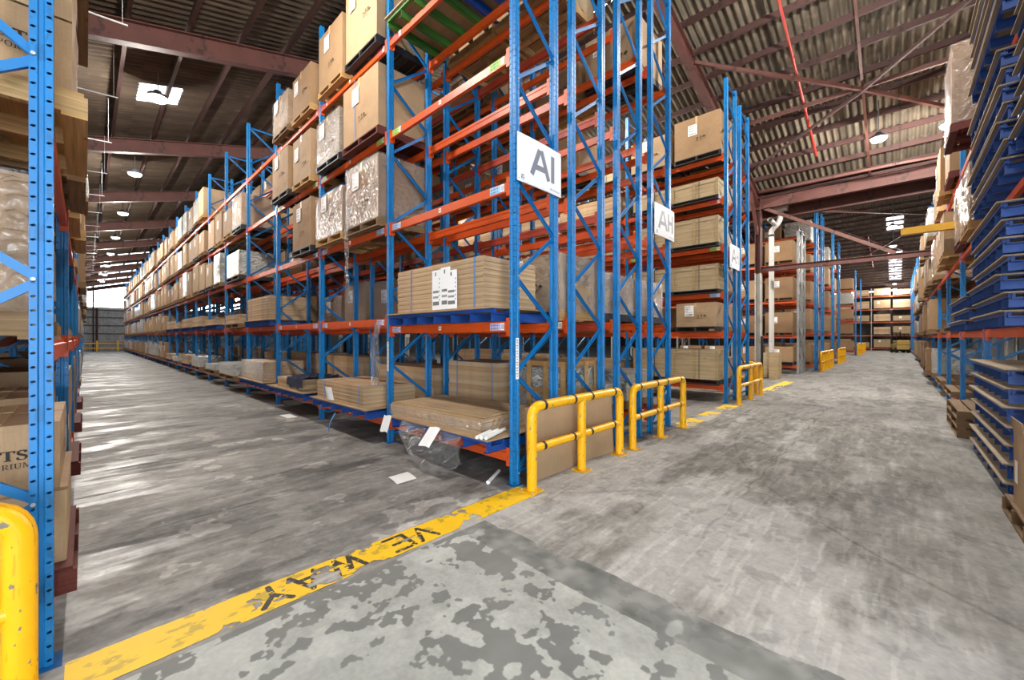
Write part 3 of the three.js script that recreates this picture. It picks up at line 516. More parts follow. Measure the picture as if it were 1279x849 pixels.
// ------------------------------------------------------------------ signs
function sign(letters, x, y, z, w, h, label) {
  const t = canvasTex(512, 352, (c, W, H) => {
    c.fillStyle = '#dde0e6'; c.fillRect(0, 0, W, H); c.strokeStyle = '#6b7080'; c.lineWidth = 42; const st = (...p) => { c.beginPath(); c.moveTo(p[0], p[1]); for (let i = 2; i < p.length; i += 2) c.lineTo(p[i], p[i + 1]); c.stroke(); };
    const ax = letters === 'AI' ? 150 : 95; st(ax, 268, ax + 88, 62); st(ax + 196, 268, ax + 108, 62); st(ax + 42, 200, ax + 154, 200); c.fillStyle = '#6b7080'; c.fillRect(ax + 74, 60, 48, 30); if (letters === 'AI') st(398, 60, 398, 268); else { st(338, 60, 338, 268); st(448, 60, 448, 268); st(338, 160, 448, 160); }
    c.fillStyle = '#555a66'; c.fillRect(40, 296, 30, 8); c.fillRect(40, 308, 12, 20); c.fillRect(58, 312, 16, 6); c.fillRect(56, 324, 14, 8); c.fillStyle = '#9a9fae'; for (let i = 0; i < 7; i++) c.fillRect(394 + i * 14, 314 + (i % 3), 9, 15); c.beginPath(); c.arc(376, 322, 10, 0, 7); c.fill();
  });
  const g = thing('aisle_sign', label, 'sign', [x, y, z], 0, 'aisle signs');
  const p = [], uv = [], n = 8, bow = (u) => 0.012 * Math.sin(u * Math.PI); for (let i = 0; i < n; i++) { const a = i / n, b = (i + 1) / n; quad(p, [a * w, 0, bow(a)], [b * w, 0, bow(b)], [b * w, h, bow(b)], [a * w, h, bow(a)]); uv.push(a, 0, b, 0, b, 1, a, 0, b, 1, a, 1); }
  part(g, 'face', setGeo(p, uv), std({ map: t, roughness: 0.5 }));
  part(g, 'backing', box(w, h, 0.004, w / 2, 0, -0.004), M.white);
  for (const [a, b] of [[0.02, 0.03], [w - 0.02, 0.03], [0.02, h - 0.03], [w - 0.02, h - 0.03]]) part(g, 'screw', new THREE.CylinderGeometry(0.006, 0.006, 0.006, 8), M.zinc, [a, b, 0.006], [Q, 0, 0]);
}
sign('AI', 0.02, 3.41, 0.06, 0.81, 0.545, 'white sign reading AI on the corner rack end');
sign('AH', 3.55, 3.47, 0.06, 0.86, 0.56, 'white sign reading AH between the two rack blocks, larger of two');
sign('AH', 7.95, 3.45, 0.06, 0.86, 0.6, 'white sign reading AH on the far rack end, smaller of two');

// ------------------------------------------------------------------ loads
const partFar = (g, list) => list.forEach(([n, geo, m, p]) => part(g, n, geo, m, p));
const palletCache = new Map(); let farPallet = false; const farList = [];
function woodPallet(at, turn, L, D, H, kind, detail, label, group) {
  const mats = { pine: M.pine, old: M.pineOld, red: M.pineRed, plastic: M.plastic }[kind];
  const key = `${L},${D},${H}`; const t = 0.02, b = H - 2 * t; const pcs = [];
  for (const sx of [-1, 0, 1]) pcs.push(['bearer', box(0.045, b, D, sx * (L / 2 - 0.0225), t, 0, 0)]);
  const n = 6; for (let i = 0; i < n; i++) pcs.push(['deck_board', box(L, t, D / n - 0.03, 0, H - t, -D / 2 + (i + 0.5) * D / n)]);
  for (const sz of [-1, 0, 1]) pcs.push(['bottom_board', box(L, t, 0.1, 0, 0, sz * (D / 2 - 0.05))]);
  if (farPallet) { farList.push([at, turn, L, D, H]); return; }
  if (false) { if (!palletCache.has(key)) palletCache.set(key, merge(pcs.map((q) => q[1]))); return solo('pallet', palletCache.get(key), mats[0], label, 'pallet', at, turn, group); }
  const g = thing('pallet', label, 'pallet', at, turn, group); pcs.forEach(([nm, geo], i) => part(g, nm, geo, mats[i % mats.length])); return g;
}
const skidH = 0.165;
function skid(at, turn, L, D, label, group, steel = M.skidBlue, deck = M.ply[0], tilt = 0) {
  const g = thing('steel_skid', label, 'skid', at, turn + tilt, group); const h = skidH - 0.018;
  part(g, 'deck', box(L, 0.018, D, 0, h, 0, 0.002), deck);
  for (const s of [-1, 1]) part(g, 'side_rail', box(L - 0.06, 0.04, 0.05, 0, h - 0.04, s * (D / 2 - 0.06)), steel);
  const n = Math.max(3, Math.round(L / 0.42));
  const cg = box(0.004, h - 0.04, D - 0.08, 0, 0, 0), tg = box(0.06, 0.004, D - 0.08, 0, 0, 0); const chg = merge([cg, moved(tg, 0.028, 0, 0), moved(tg, 0.028, h - 0.045, 0)]);
  for (let i = 0; i <= n; i++) part(g, 'bearer', i === n ? moved(chg, 0, 0, 0, 0, Math.PI, 0) : chg, steel, [-L / 2 + 0.06 + i * (L - 0.12) / n, 0, 0]);
  for (const s of [-1, 1]) part(g, 'end_channel', box(0.006, h - 0.05, D * 0.62, s * (L / 2 - 0.045), 0, D * 0.15), steel);
  for (const s of [-1, 1]) part(g, 'fork_pocket', merge([box(0.05, 0.006, 0.2, 0, 0, 0), box(0.05, 0.006, 0.2, 0, 0.05, 0), box(0.05, 0.056, 0.006, 0, 0, -0.1), box(0.05, 0.056, 0.006, 0, 0, 0.1)]), steel, [s * (L / 2 - 0.03), h - 0.06, -D / 2 + 0.16]);
  return g;
}
function bulgeBox(w, h, d, k, seed) {   // carton body with slightly bulging sides, chamfered
  const key = `bb${w.toFixed(2)},${h.toFixed(2)},${d.toFixed(2)},${k},${seed % 4}`; if (geoCache.has(key)) return geoCache.get(key);
  const g0 = new THREE.BoxGeometry(w, h, d, 5, 5, 5).toNonIndexed(); const a = g0.attributes.position; const q = mulberry(seed % 4 + 3), ph = q() * 6;
  const p = []; for (let i = 0; i < a.count; i++) { let x = a.getX(i) / w * 2, y = a.getY(i) / h * 2, z = a.getZ(i) / d * 2; const f = (1 - y * y) * k; const ex = (1 - z * z) * f * (1 + 0.5 * Math.sin(ph + 2 * y)), ez = (1 - x * x) * f * (1 + 0.5 * Math.cos(ph + 3 * y)); const top = (1 - x * x) * (1 - z * z) * k * 0.8 * (y > 0.99 ? 1 : 0); p.push(x * (w / 2 + ex), (y + 1) * h / 2 + top - (y > 0.99 ? 0 : 0), z * (d / 2 + ez)); }
  const g = setGeo(p, triUV(p)); geoCache.set(key, g); return g;
}
function wrapGeo(w, h, d, seed) {
  const key = `wr${w.toFixed(2)},${h.toFixed(2)},${d.toFixed(2)},${seed % 3}`; if (geoCache.has(key)) return geoCache.get(key);
  const N = 48, V = 10, p = []; const q = mulberry(seed % 3 + 9), ph = q() * 9; const per = (t) => { const s = t * 4; const k = Math.floor(s) % 4, f = s - Math.floor(s); return [[-1 + 2 * f, -1], [1, -1 + 2 * f], [1 - 2 * f, 1], [-1, 1 - 2 * f]][k]; };
  const P = (i, j) => { const [x, z] = per((i % N) / N); const y = j / V; const o = 0.012 + 0.010 * Math.abs(Math.sin(i * 1.7 + j * 2.3 + ph)) * (0.4 + 0.6 * Math.sin(y * 3.1)); return [x * (w / 2 + o), 0.002 + y * (h + 0.012), z * (d / 2 + o)]; };
  for (let i = 0; i < N; i++) for (let j = 0; j < V; j++) quad(p, P(i, j), P(i, j + 1), P(i + 1, j + 1), P(i + 1, j));
  const g = setGeo(p, triUV(p)); geoCache.set(key, g); return g;
}
function carton(at, turn, w, h, d, o) {
  const mat = o.mat ?? M.card[o.tone ?? 0]; const seed = Math.floor(rnd() * 1000);
  const g = thing('carton', o.label, 'carton', at, turn, o.group);
  part(g, 'body', o.detail ? bulgeBox(w, h, d, 0.02, seed) : box(w, h, d, 0, 0, 0, 0.012), mat);
  if (o.mark !== false) part(g, 'address_label', flatPlate(0.23, 0.28), M.label[seed % 3], [o.lx ?? (w * (0.08 + 0.07 * (seed % 3))), h * (0.62 + 0.05 * (seed % 4)), -d / 2 - (o.detail ? 0.031 : 0.003)]);
  if (o.detail) { part(g, 'handling_print', flatPlate(0.26, 0.13), M.handling, [-w * (0.1 + 0.06 * (seed % 3)), h * (0.3 + 0.12 * (seed % 2)), -d / 2 - 0.031]); part(g, 'tape', merge([box(0.055, h * 0.2, 0.002, 0, h * 0.8, -d / 2 - 0.012), box(0.055, 0.002, d, 0, h + 0.017, 0)]), M.tape); if (o.strap) for (const s of [0.1]) part(g, 'strap', box(0.016, h + 0.01, 0.003, s * w, 0, -d / 2 - 0.026), M.strap).userData.label = 'blue plastic strap'; }
  if (o.wrap) part(g, 'stretch_wrap', wrapGeo(w, h, d, seed), M.film).userData.label = 'clear stretch film';
  return g;
}
function boardPack(at, turn, L, H, D, o) {   // bundle of sheet boards, every board its own piece
  const g = thing('board_pack', o.label, 'board pack', at, turn, o.group); const n = o.n ?? Math.max(4, Math.round(H / 0.075)); const t = H / n;
  for (let i = 0; i < n; i++) part(g, 'board', box(L - (i % 3) * 0.004, t - 0.0015, D - (i % 2) * 0.004, 0, 0, 0), M.mdf[(i + (o.k ?? 0)) % M.mdf.length], [((i * 7) % 5 - 2) * 0.0025, i * t, ((i * 3) % 4 - 1.5) * 0.003]);
  if (o.blocks) for (const s of [-0.42, 0, 0.42]) { }
  if (o.straps !== false) for (const s of [-0.42, 0.3]) part(g, 'strap', merge([box(0.016, H + 0.004, 0.003, s * L, 0, -D / 2 - 0.008), box(0.016, 0.003, D + 0.014, s * L, H + 0.001, 0), box(0.016, H + 0.004, 0.003, s * L, 0, D / 2 + 0.008)]), M.strap);
  if (o.wrap) part(g, 'stretch_wrap', wrapGeo(L, H, D, o.k ?? 0), M.film).userData.label = 'clear stretch film';
  return g;
}
function crate(at, turn, L, H, D, o) {
  const g = thing('wooden_crate', o.label, 'crate', at, turn, o.group); const nm = M.crate;
  part(g, 'body', box(L - 0.03, H - 0.02, D - 0.03, 0, 0.01, 0), nm[0]);
  const n = Math.max(2, Math.round(L / 0.62)); for (let i = 0; i <= n; i++) part(g, 'batten', box(0.07, H, 0.02, -L / 2 + 0.035 + i * (L - 0.07) / n, 0, -D / 2 + 0.005), nm[1]);
  for (const y of [0, H - 0.08]) part(g, 'batten', box(L, 0.08, 0.014, 0, y, -D / 2 + 0.012), nm[2]);
  for (const s of [-1, 1]) for (const y of [0, H - 0.08]) part(g, 'batten', box(0.014, 0.08, D - 0.03, s * (L / 2 - 0.012), y, 0), nm[2]);
  part(g, 'lid', box(L, 0.018, D, 0, H, 0), nm[2]); if (o.strap) for (const s of [-0.3, 0.22]) part(g, 'strap', box(0.014, H + 0.02, 0.003, s * L, 0, -D / 2 - 0.008), M.strapDark);
  return g;
}
// a load on a rack shelf: r rack, b bay, k level, c centre along the bay, dims, front offset
const shelfY = (r, b, k) => r.levels(b)[k] + 0.063;
const where = (r, b, k, half) => `${r.shelf[k]}, ${ORD[b]} bay ${r.of}${half}`;
rAI.shelf = ['bottom level', 'first shelf', 'second shelf', 'third shelf', 'top shelf']; rAI.of = 'from AI sign';
rAI2.shelf = rAI.shelf; rAI2.of = 'of rack behind AI';
rAH.shelf = rAI.shelf; rAH.of = 'of middle rack'; rAH2.shelf = rAI.shelf; rAH2.of = 'behind AH sign';
rAG.shelf = ['bottom level', 'first shelf', 'second shelf', 'third shelf', 'fourth shelf', 'top shelf']; rAG.of = 'of pale crate rack'; rAG2.shelf = rAG.shelf; rAG2.of = 'behind third guard';
rL.shelf = ['bottom level', 'first shelf', 'second shelf', 'third shelf', 'top shelf']; rL.of = 'of printed carton rack'; rL2.shelf = rL.shelf; rL2.of = 'behind printed carton rack';
rR.shelf = ['first shelf', 'second shelf', 'top shelf']; rR.of = 'of skid rack';
rR2.shelf = rAI.shelf; rR2.of = 'of tall rack beyond';
rC.shelf = ['bottom level', 'first shelf', 'second shelf', 'top shelf']; rC.of = 'of grey rack';
for (const [r, n] of [[rD, 'at first far guard'], [rE, 'at lattice guard'], [rF, 'of farthest rack block'], [rZ, 'of end wall rack'], [rD2, 'at second far guard'], [rE2, 'beyond lattice guard']]) { r.shelf = rAI.shelf; r.of = n; }
const farCartons = []; let farCarton = false;
function onShelf(r, b, k, c, o) {
  const half = o.half ? `, ${o.half}` : ''; const w = where(r, b, k, half); const turn = r.face; const y = shelfY(r, b, k); const D = o.D ?? 1.0; const front = o.front ?? -0.1; const a = b * r.pitch + c; const dep = front + D / 2;
  const detail = o.detail ?? false; let top = y; farPallet = !detail && (r === rAI ? b >= 8 : r === rL ? b >= 4 : r === rAI2 ? b >= 3 : r === rAH || r === rAH2 || r === rAG ? b >= 1 : r === rR ? b >= 5 : r !== rC && r !== rAG2);
  const g1 = `pallets ${r.of}`, g2 = `loads ${r.of}`;
  if (o.on === 'skid') { skid(r.at(a + (o.skOff ?? 0), y, dep + (o.skFront ?? 0)), turn, o.skL ?? o.L + 0.15, o.skD ?? D + 0.1, `${o.steel === M.skidGreen ? 'green' : 'blue'} steel skid with board deck, ${w}`, g1, o.steel ?? M.skidBlue, o.deck ?? M.ply[0]); top = y + skidH; }
  else if (o.on && o.on !== 'none') { const h = o.ph ?? 0.135; const word = { pine: 'pale pine pallet', old: 'weathered wooden pallet', red: 'dark red timber pallet', plastic: 'black plastic pallet' }[o.on]; woodPallet(r.at(a, y, dep), turn, (o.pL ?? o.L + 0.02), D + 0.04, h, o.on, detail, `${word} ${o.what === 'empty' ? 'on its own' : 'under load'}, ${w}`, g1); top = y + h; }
  farPallet = false; const P = r.at(a, top, dep + (o.back ?? 0));
  farCarton = (r === rAI && b >= 14) || (r === rL && b >= 6) || (r === rL2 && b >= 1) || (r === rR2 && b >= 2) || (r === rAI2 && b >= 5) || r === rF || r === rE2;
  if (o.what === 'carton' && farCarton) farCartons.push([P, turn, o.L, o.H, D, o.tone ?? 0]);
  else if (o.what === 'carton') carton(P, turn + (o.tilt ?? 0), o.L, o.H, D, { label: `${o.word ?? (o.wrap ? 'film wrapped brown carton' : 'tall brown carton')}, ${w}`, group: g2, tone: o.tone, wrap: o.wrap, detail, mat: o.mat, mark: o.mark, lx: o.lx, strap: o.strap });
  if (o.what === 'boards') boardPack(P, turn + (o.tilt ?? 0), o.L, o.H, D, { label: `${o.word ?? 'strapped pack of pale boards'}, ${w}`, group: g2, k: o.k ?? Math.floor(rnd() * 4), n: o.n, wrap: o.wrap, straps: o.straps });
  if (o.what === 'crate') crate(P, turn, o.L, o.H, D, { label: `${o.word ?? 'pale wooden crate'}, ${w}`, group: g2, strap: true });
  if (o.what === 'wrapped') { const g = thing('wrapped_load', `${o.word ?? 'white film wrapped load'}, ${w}`, 'wrapped load', P, turn, g2); part(g, 'body', bulgeBox(o.L, o.H, D, 0.03, Math.floor(rnd() * 9)), M.wrapWhite); part(g, 'base_board', box(o.L + 0.02, 0.02, D + 0.02, 0, 0, 0), M.ply[1]); }
  return top;
}
const NEAR = 'near half', FAR = 'far half';
stage('load kinds');

// ---- AI rack, bays one to five as photographed
onShelf(rAI, 0, 1, 1.36, { on: 'skid', skL: 2.36, skD: 1.1, what: 'boards', L: 1.9, H: 0.62, D: 0.95, front: -0.06, n: 20, detail: true, word: 'tall strapped board pack with paper notices', back: 0.0 });
onShelf(rAI, 0, 4, 0.72, { on: 'skid', skL: 1.15, skD: 1.15, L: 1.1, D: 1.05, what: 'none', deck: M.ply[1] });
onShelf(rAI, 0, 4, 1.95, { on: 'skid', skL: 1.2, skD: 1.15, L: 1.1, D: 1.05, what: 'none', steel: M.skidGreen, deck: M.ply[1] });
onShelf(rAI, 1, 0, 1.22, { on: 'skid', skL: 2.2, skD: 1.1, what: 'boards', L: 1.85, H: 0.33, D: 0.95, front: -0.26, n: 10, detail: true, word: 'low pack of honey coloured boards' });
onShelf(rAI, 1, 2, 0.68, { half: NEAR, on: 'old', what: 'carton', L: 1.12, H: 1.02, D: 1.0, front: -0.1, wrap: true, detail: true, tone: 4 });
onShelf(rAI, 1, 2, 1.95, { half: FAR, on: 'pine', what: 'carton', L: 1.15, H: 0.82, D: 1.0, front: -0.12, wrap: true, detail: true, tone: 4 });
onShelf(rAI, 1, 3, 0.75, { half: NEAR, on: 'red', what: 'carton', L: 1.25, H: 1.0, D: 1.0, front: -0.1, detail: true, tone: 1, strap: true, word: 'big brown carton with blue strap' });
onShelf(rAI, 1, 3, 2.0, { half: FAR, on: 'plastic', what: 'carton', L: 1.0, H: 0.82, D: 0.98, front: -0.12, wrap: true, detail: true, mat: M.cardGrey, word: 'grey film wrapped carton' });
onShelf(rAI, 1, 4, 0.72, { half: NEAR, on: 'plastic', what: 'carton', L: 1.1, H: 1.2, D: 1.0, front: -0.1, detail: true, tone: 3 });
onShelf(rAI, 1, 4, 1.95, { half: FAR, on: 'pine', what: 'carton', L: 1.05, H: 1.05, D: 1.0, front: -0.1, detail: true, tone: 0 });
onShelf(rAI, 2, 0, 1.3, { on: 'skid', skL: 2.3, skD: 1.1, what: 'boards', L: 1.3, H: 0.22, D: 0.9, front: -0.2, n: 4, detail: true, word: 'short low stack of boards under navy cloth', straps: false });
onShelf(rAI, 2, 2, 0.72, { half: NEAR, on: 'plastic', what: 'carton', L: 1.05, H: 1.0, D: 1.0, front: -0.1, detail: true, tone: 2 });
onShelf(rAI, 2, 3, 0.72, { half: NEAR, on: 'pine', what: 'carton', L: 1.0, H: 0.95, D: 1.0, front: -0.1, detail: true, tone: 1 });
onShelf(rAI, 2, 3, 1.98, { half: FAR, on: 'plastic', what: 'carton', L: 1.08, H: 0.98, D: 1.0, front: -0.14, detail: true, tone: 0 });
onShelf(rAI, 2, 4, 0.72, { half: NEAR, on: 'pine', what: 'carton', L: 1.05, H: 0.85, D: 1.0, front: -0.1, detail: true, tone: 2 });
onShelf(rAI, 2, 4, 1.95, { half: FAR, on: 'old', what: 'carton', L: 1.0, H: 0.8, D: 1.0, front: -0.14, detail: true, tone: 3, wrap: true });
onShelf(rAI, 3, 0, 1.35, { on: 'skid', skL: 2.4, skD: 1.1, what: 'boards', L: 2.0, H: 0.5, D: 0.95, front: -0.2, n: 14, detail: true, word: 'film covered pack of pale boards', wrap: true });
onShelf(rAI, 3, 1, 1.35, { on: 'skid', skL: 2.4, skD: 1.1, what: 'boards', L: 2.0, H: 0.62, D: 0.95, front: -0.06, n: 18, word: 'tall pack of tan boards with white notice' });
onShelf(rAI, 4, 0, 1.3, { on: 'old', L: 1.9, what: 'wrapped', H: 0.36, D: 0.95, front: -0.25, word: 'low white film wrapped slab' });
onShelf(rAI, 4, 1, 1.3, { on: 'old', L: 1.7, what: 'boards', H: 0.28, D: 0.95, front: -0.1, n: 4, word: 'low bundle of boards' });
onShelf(rAI, 4, 2, 1.2, { on: 'plastic', L: 1.5, what: 'wrapped', H: 0.75, D: 1.0, front: -0.1, word: 'bulky white film wrapped load' });
onShelf(rAI, 4, 3, 0.7, { half: NEAR, on: 'plastic', L: 1.05, what: 'carton', H: 0.95, D: 1.0, tone: 1, wrap: true });
onShelf(rAI, 4, 3, 1.95, { half: FAR, on: 'pine', L: 1.05, what: 'carton', H: 0.8, D: 1.0, tone: 0 });
for (let b = 5; b < NB; b++) for (let k = 0; k < 5; k++) {
  if (b < 10 && k < 2) {
    if (rnd() < 0.5) onShelf(rAI, b, k, 1.3, { on: 'old', L: rr(1.5, 2.1), what: 'wrapped', H: rr(0.2, 0.4), D: 0.95, front: -0.2, word: 'low white film wrapped slab' });
    else onShelf(rAI, b, k, 1.35, { on: 'skid', L: rr(1.6, 2.1), what: 'boards', H: rr(0.2, 0.4), D: 0.95, front: -0.15, n: 4, word: 'low bundle of boards' });
    continue;
  }
  if ((b === 5 && k === 4)) continue;
  for (const [half, c] of [[NEAR, 0.72], [FAR, 1.98]]) {
    if (rnd() < 0.06) continue; const h = rr(0.75, k === 4 ? 1.05 : 1.12) * (k === 0 ? 0.85 : 1);
    if (rnd() < (k < 2 ? 0.4 : b > 11 ? 0.4 : 0.15)) onShelf(rAI, b, k, c, { half, on: 'old', L: rr(0.95, 1.12), what: 'wrapped', H: h, D: 1.0, front: -0.1 });
    else onShelf(rAI, b, k, c, { half, on: pick(['plastic', 'pine', 'old']), L: rr(0.95, 1.12), what: 'carton', H: h, D: 1.0, tone: Math.floor(rnd() * 5), front: rr(-0.14, -0.04) });
  }
}
// ---- rack behind
onShelf(rAI2, 0, 1, 0.72, { half: NEAR, on: 'pine', L: 1.15, what: 'carton', H: 0.78, D: 1.0, front: -0.02, wrap: true, detail: true, tone: 3, word: 'pale wrapped carton load' });
onShelf(rAI2, 0, 1, 1.95, { half: FAR, on: 'old', L: 1.15, what: 'carton', H: 0.7, D: 1.0, front: -0.02, tone: 4, wrap: true });
onShelf(rAI2, 0, 4, 0.8, { half: NEAR, on: 'pine', L: 1.1, what: 'carton', H: 0.6, D: 1.0, front: -0.02, tone: 3, detail: true, word: 'low pale carton' });
onShelf(rAI2, 0, 4, 2.0, { half: FAR, on: 'pine', L: 1.1, what: 'carton', H: 0.75, D: 1.0, front: -0.02, tone: 3 });
{ // wooden frame crate with film, behind the AI corner
  const y = 0.37, at = rAI2.at(0.62, y, 0.5), g = thing('slatted_crate', 'open slatted crate full of film, bottom level behind the AI corner', 'crate', at, rAI2.face, 'loads of rack behind AI');
  const w = 1.0, h = 0.95, d = 0.85; part(g, 'base', box(w, 0.1, d, 0, 0, 0), M.pine[1]);
  for (const sx of [-0.48, -0.16, 0.16, 0.48]) for (const sz of [-1, 1]) part(g, 'slat', box(0.07, h - 0.1, 0.02, sx * w * 0.96, 0.1, sz * d / 2), M.pine[0]);
  for (const sz of [-0.3, 0.1, 0.4]) for (const sx of [-1, 1]) part(g, 'slat', box(0.02, h - 0.1, 0.07, sx * w / 2, 0.1, sz * d), M.pine[2]);
  for (const yy of [0.12, 0.5, h - 0.07]) { for (const sz of [-1, 1]) part(g, 'rail', box(w, 0.07, 0.018, 0, yy, sz * (d / 2 - 0.02)), M.pine[1]); for (const sx of [-1, 1]) part(g, 'rail', box(0.018, 0.07, d, sx * (w / 2 - 0.02), yy, 0), M.pine[1]); }
  part(g, 'wrapped_contents', bulgeBox(w - 0.12, h - 0.2, d - 0.12, 0.03, 2), M.wrapWhite, [0, 0.1, 0]);
}
onShelf(rAI2, 0, 0, 1.95, { half: FAR, on: 'old', L: 1.2, what: 'boards', H: 0.75, D: 0.85, front: -0.02, word: 'tall pale board pack' });
for (let b = 1; b < 9; b++) {
  onShelf(rAI2, b, 0, 1.3, { on: 'old', L: 2.0, what: 'boards', H: rr(0.5, 0.8), D: 0.85, front: -0.02, n: 5, word: 'brown board pack' });
  for (const [half, c] of [[NEAR, 0.72], [FAR, 1.98]]) for (const k of [1, 2, 3, 4]) { if (rnd() < 0.35 || ((k === 2 || k === 3) && b < 3)) continue; onShelf(rAI2, b, k, c, { half, on: pick(['pine', 'old', 'plastic']), L: 1.05, what: 'carton', H: rr(0.6, 0.95), D: 1.0, front: -0.02, tone: Math.floor(rnd() * 5), wrap: k === 1 && b < 3 }); }
}
// ---- middle racks
for (const [r, bays] of [[rAH, 4], [rAH2, 4]]) for (let b = 0; b < bays; b++) for (let k = 0; k < 5; k++) {
  if ((k === 2 && b < 2) || (k === 3 && b === 0 && r === rAH)) continue;
  if (k === 0) { onShelf(r, b, k, 1.3, { on: 'old', L: 1.8, what: 'wrapped', H: rr(0.25, 0.6), D: 0.95, front: -0.05, word: 'grey film wrapped load' }); continue; }
  for (const [half, c] of [[NEAR, 0.72], [FAR, 1.98]]) { if (rnd() < 0.25) continue; onShelf(r, b, k, c, { half, on: pick(['old', 'pine', 'plastic']), L: 1.1, what: 'carton', H: rr(0.55, 0.9), D: 0.98, front: -0.05, tone: Math.floor(rnd() * 5), wrap: k === 1 && b === 0, detail: b === 0 }); }
}
// ---- pale crate rack across the second aisle
onShelf(rAG, 0, 0, 1.3, { on: 'plastic', L: 2.3, what: 'crate', H: 0.75, D: 1.0, front: -0.08, detail: true, word: 'long pale battened crate' });
onShelf(rAG, 0, 1, 0.7, { half: NEAR, on: 'plastic', L: 1.0, what: 'carton', H: 0.62, D: 0.95, front: -0.08, tone: 3, detail: true, word: 'pale carton with white notice' });
onShelf(rAG, 0, 2, 1.3, { on: 'plastic', ph: 0.1, L: 2.3, what: 'crate', H: 0.62, D: 0.95, front: -0.08, word: 'long pale crate' });
onShelf(rAG, 0, 3, 1.3, { on: 'plastic', ph: 0.1, L: 2.3, what: 'crate', H: 0.66, D: 0.95, front: -0.08, word: 'long pale crate' });
onShelf(rAG, 0, 4, 1.3, { on: 'plastic', ph: 0.1, L: 2.3, what: 'crate', H: 0.42, D: 0.95, front: -0.08, word: 'shallow pale crate' });
onShelf(rAG, 0, 5, 0.68, { half: NEAR, on: 'plastic', L: 1.15, what: 'carton', H: 1.02, D: 1.0, front: -0.06, tone: 0, detail: true, word: 'big brown carton with hand hole' });
onShelf(rAG, 0, 5, 1.95, { half: FAR, on: 'plastic', L: 1.15, what: 'carton', H: 0.85, D: 1.0, front: -0.06, tone: 3, detail: true });
for (let b = 1; b < 4; b++) for (let k = 0; k < 6; k++) onShelf(rAG, b, k, 1.3, { on: 'old', L: 2.2, what: k % 2 ? 'crate' : 'boards', H: rr(0.4, 0.65), D: 0.95, front: -0.08, n: 5 });
for (let k = 0; k < 6; k++) onShelf(rAG2, 0, k, 1.3, { on: 'old', L: 2.1, what: 'carton', H: rr(0.4, 0.65), D: 0.95, front: -0.02, tone: k % 5, word: 'wide brown carton' });
stage('AI loads');

// ---- printed carton rack (facing the AI rack)
const print = canvasTex(512, 512, (x, w, h) => { x.clearRect(0, 0, w, h); x.fillStyle = '#26211d'; x.textAlign = 'center'; x.font = 'bold 118px serif'; x.fillText('SCOTS', w / 2, 255); x.font = '60px serif'; x.fillText('HOMEPORIUM', w / 2, 325); });
const printMat = std({ map: print, alphaTest: 0.5, roughness: 0.8 });
function printedCarton(at, turn, w, h, d, label, tone, wrap) {
  const g = thing('printed_carton', label, 'carton', at, turn, 'printed cartons'); part(g, 'body', bulgeBox(w, h, d, 0.012, Math.floor(rnd() * 4)), M.card[tone]);
  const p = [], uv = [0, 0, 1, 0, 1, 1, 0, 0, 1, 1, 0, 1]; const W = Math.min(w, 0.52) * 0.72, Hh = Math.min(h * 0.85, W), off = (h - Hh) / 2; const W2 = Math.min(d, 0.52) * 0.72, H2 = Math.min(h * 0.85, W2);
  part(g, 'print', flatPlate(W, Hh), printMat, [0, off + Hh / 2, -d / 2 - 0.0135]); part(g, 'print', flatPlate(W2, H2), printMat, [w / 2 + 0.0135, h / 2, 0], [0, -Q, 0]); part(g, 'print', flatPlate(W2, H2), printMat, [-w / 2 - 0.0135, h / 2, 0], [0, Q, 0]);
  part(g, 'tape', box(w, 0.003, 0.07, 0, h + 0.008, 0), M.tape); part(g, 'shipping_label', flatPlate(0.1, 0.1), M.label[0], [-w * 0.36, h * 0.62, -d / 2 - 0.0145]);
  if (wrap) part(g, 'stretch_wrap', wrapGeo(w, h, d, 1), M.film).userData.label = 'clear stretch film';
  return g;
}
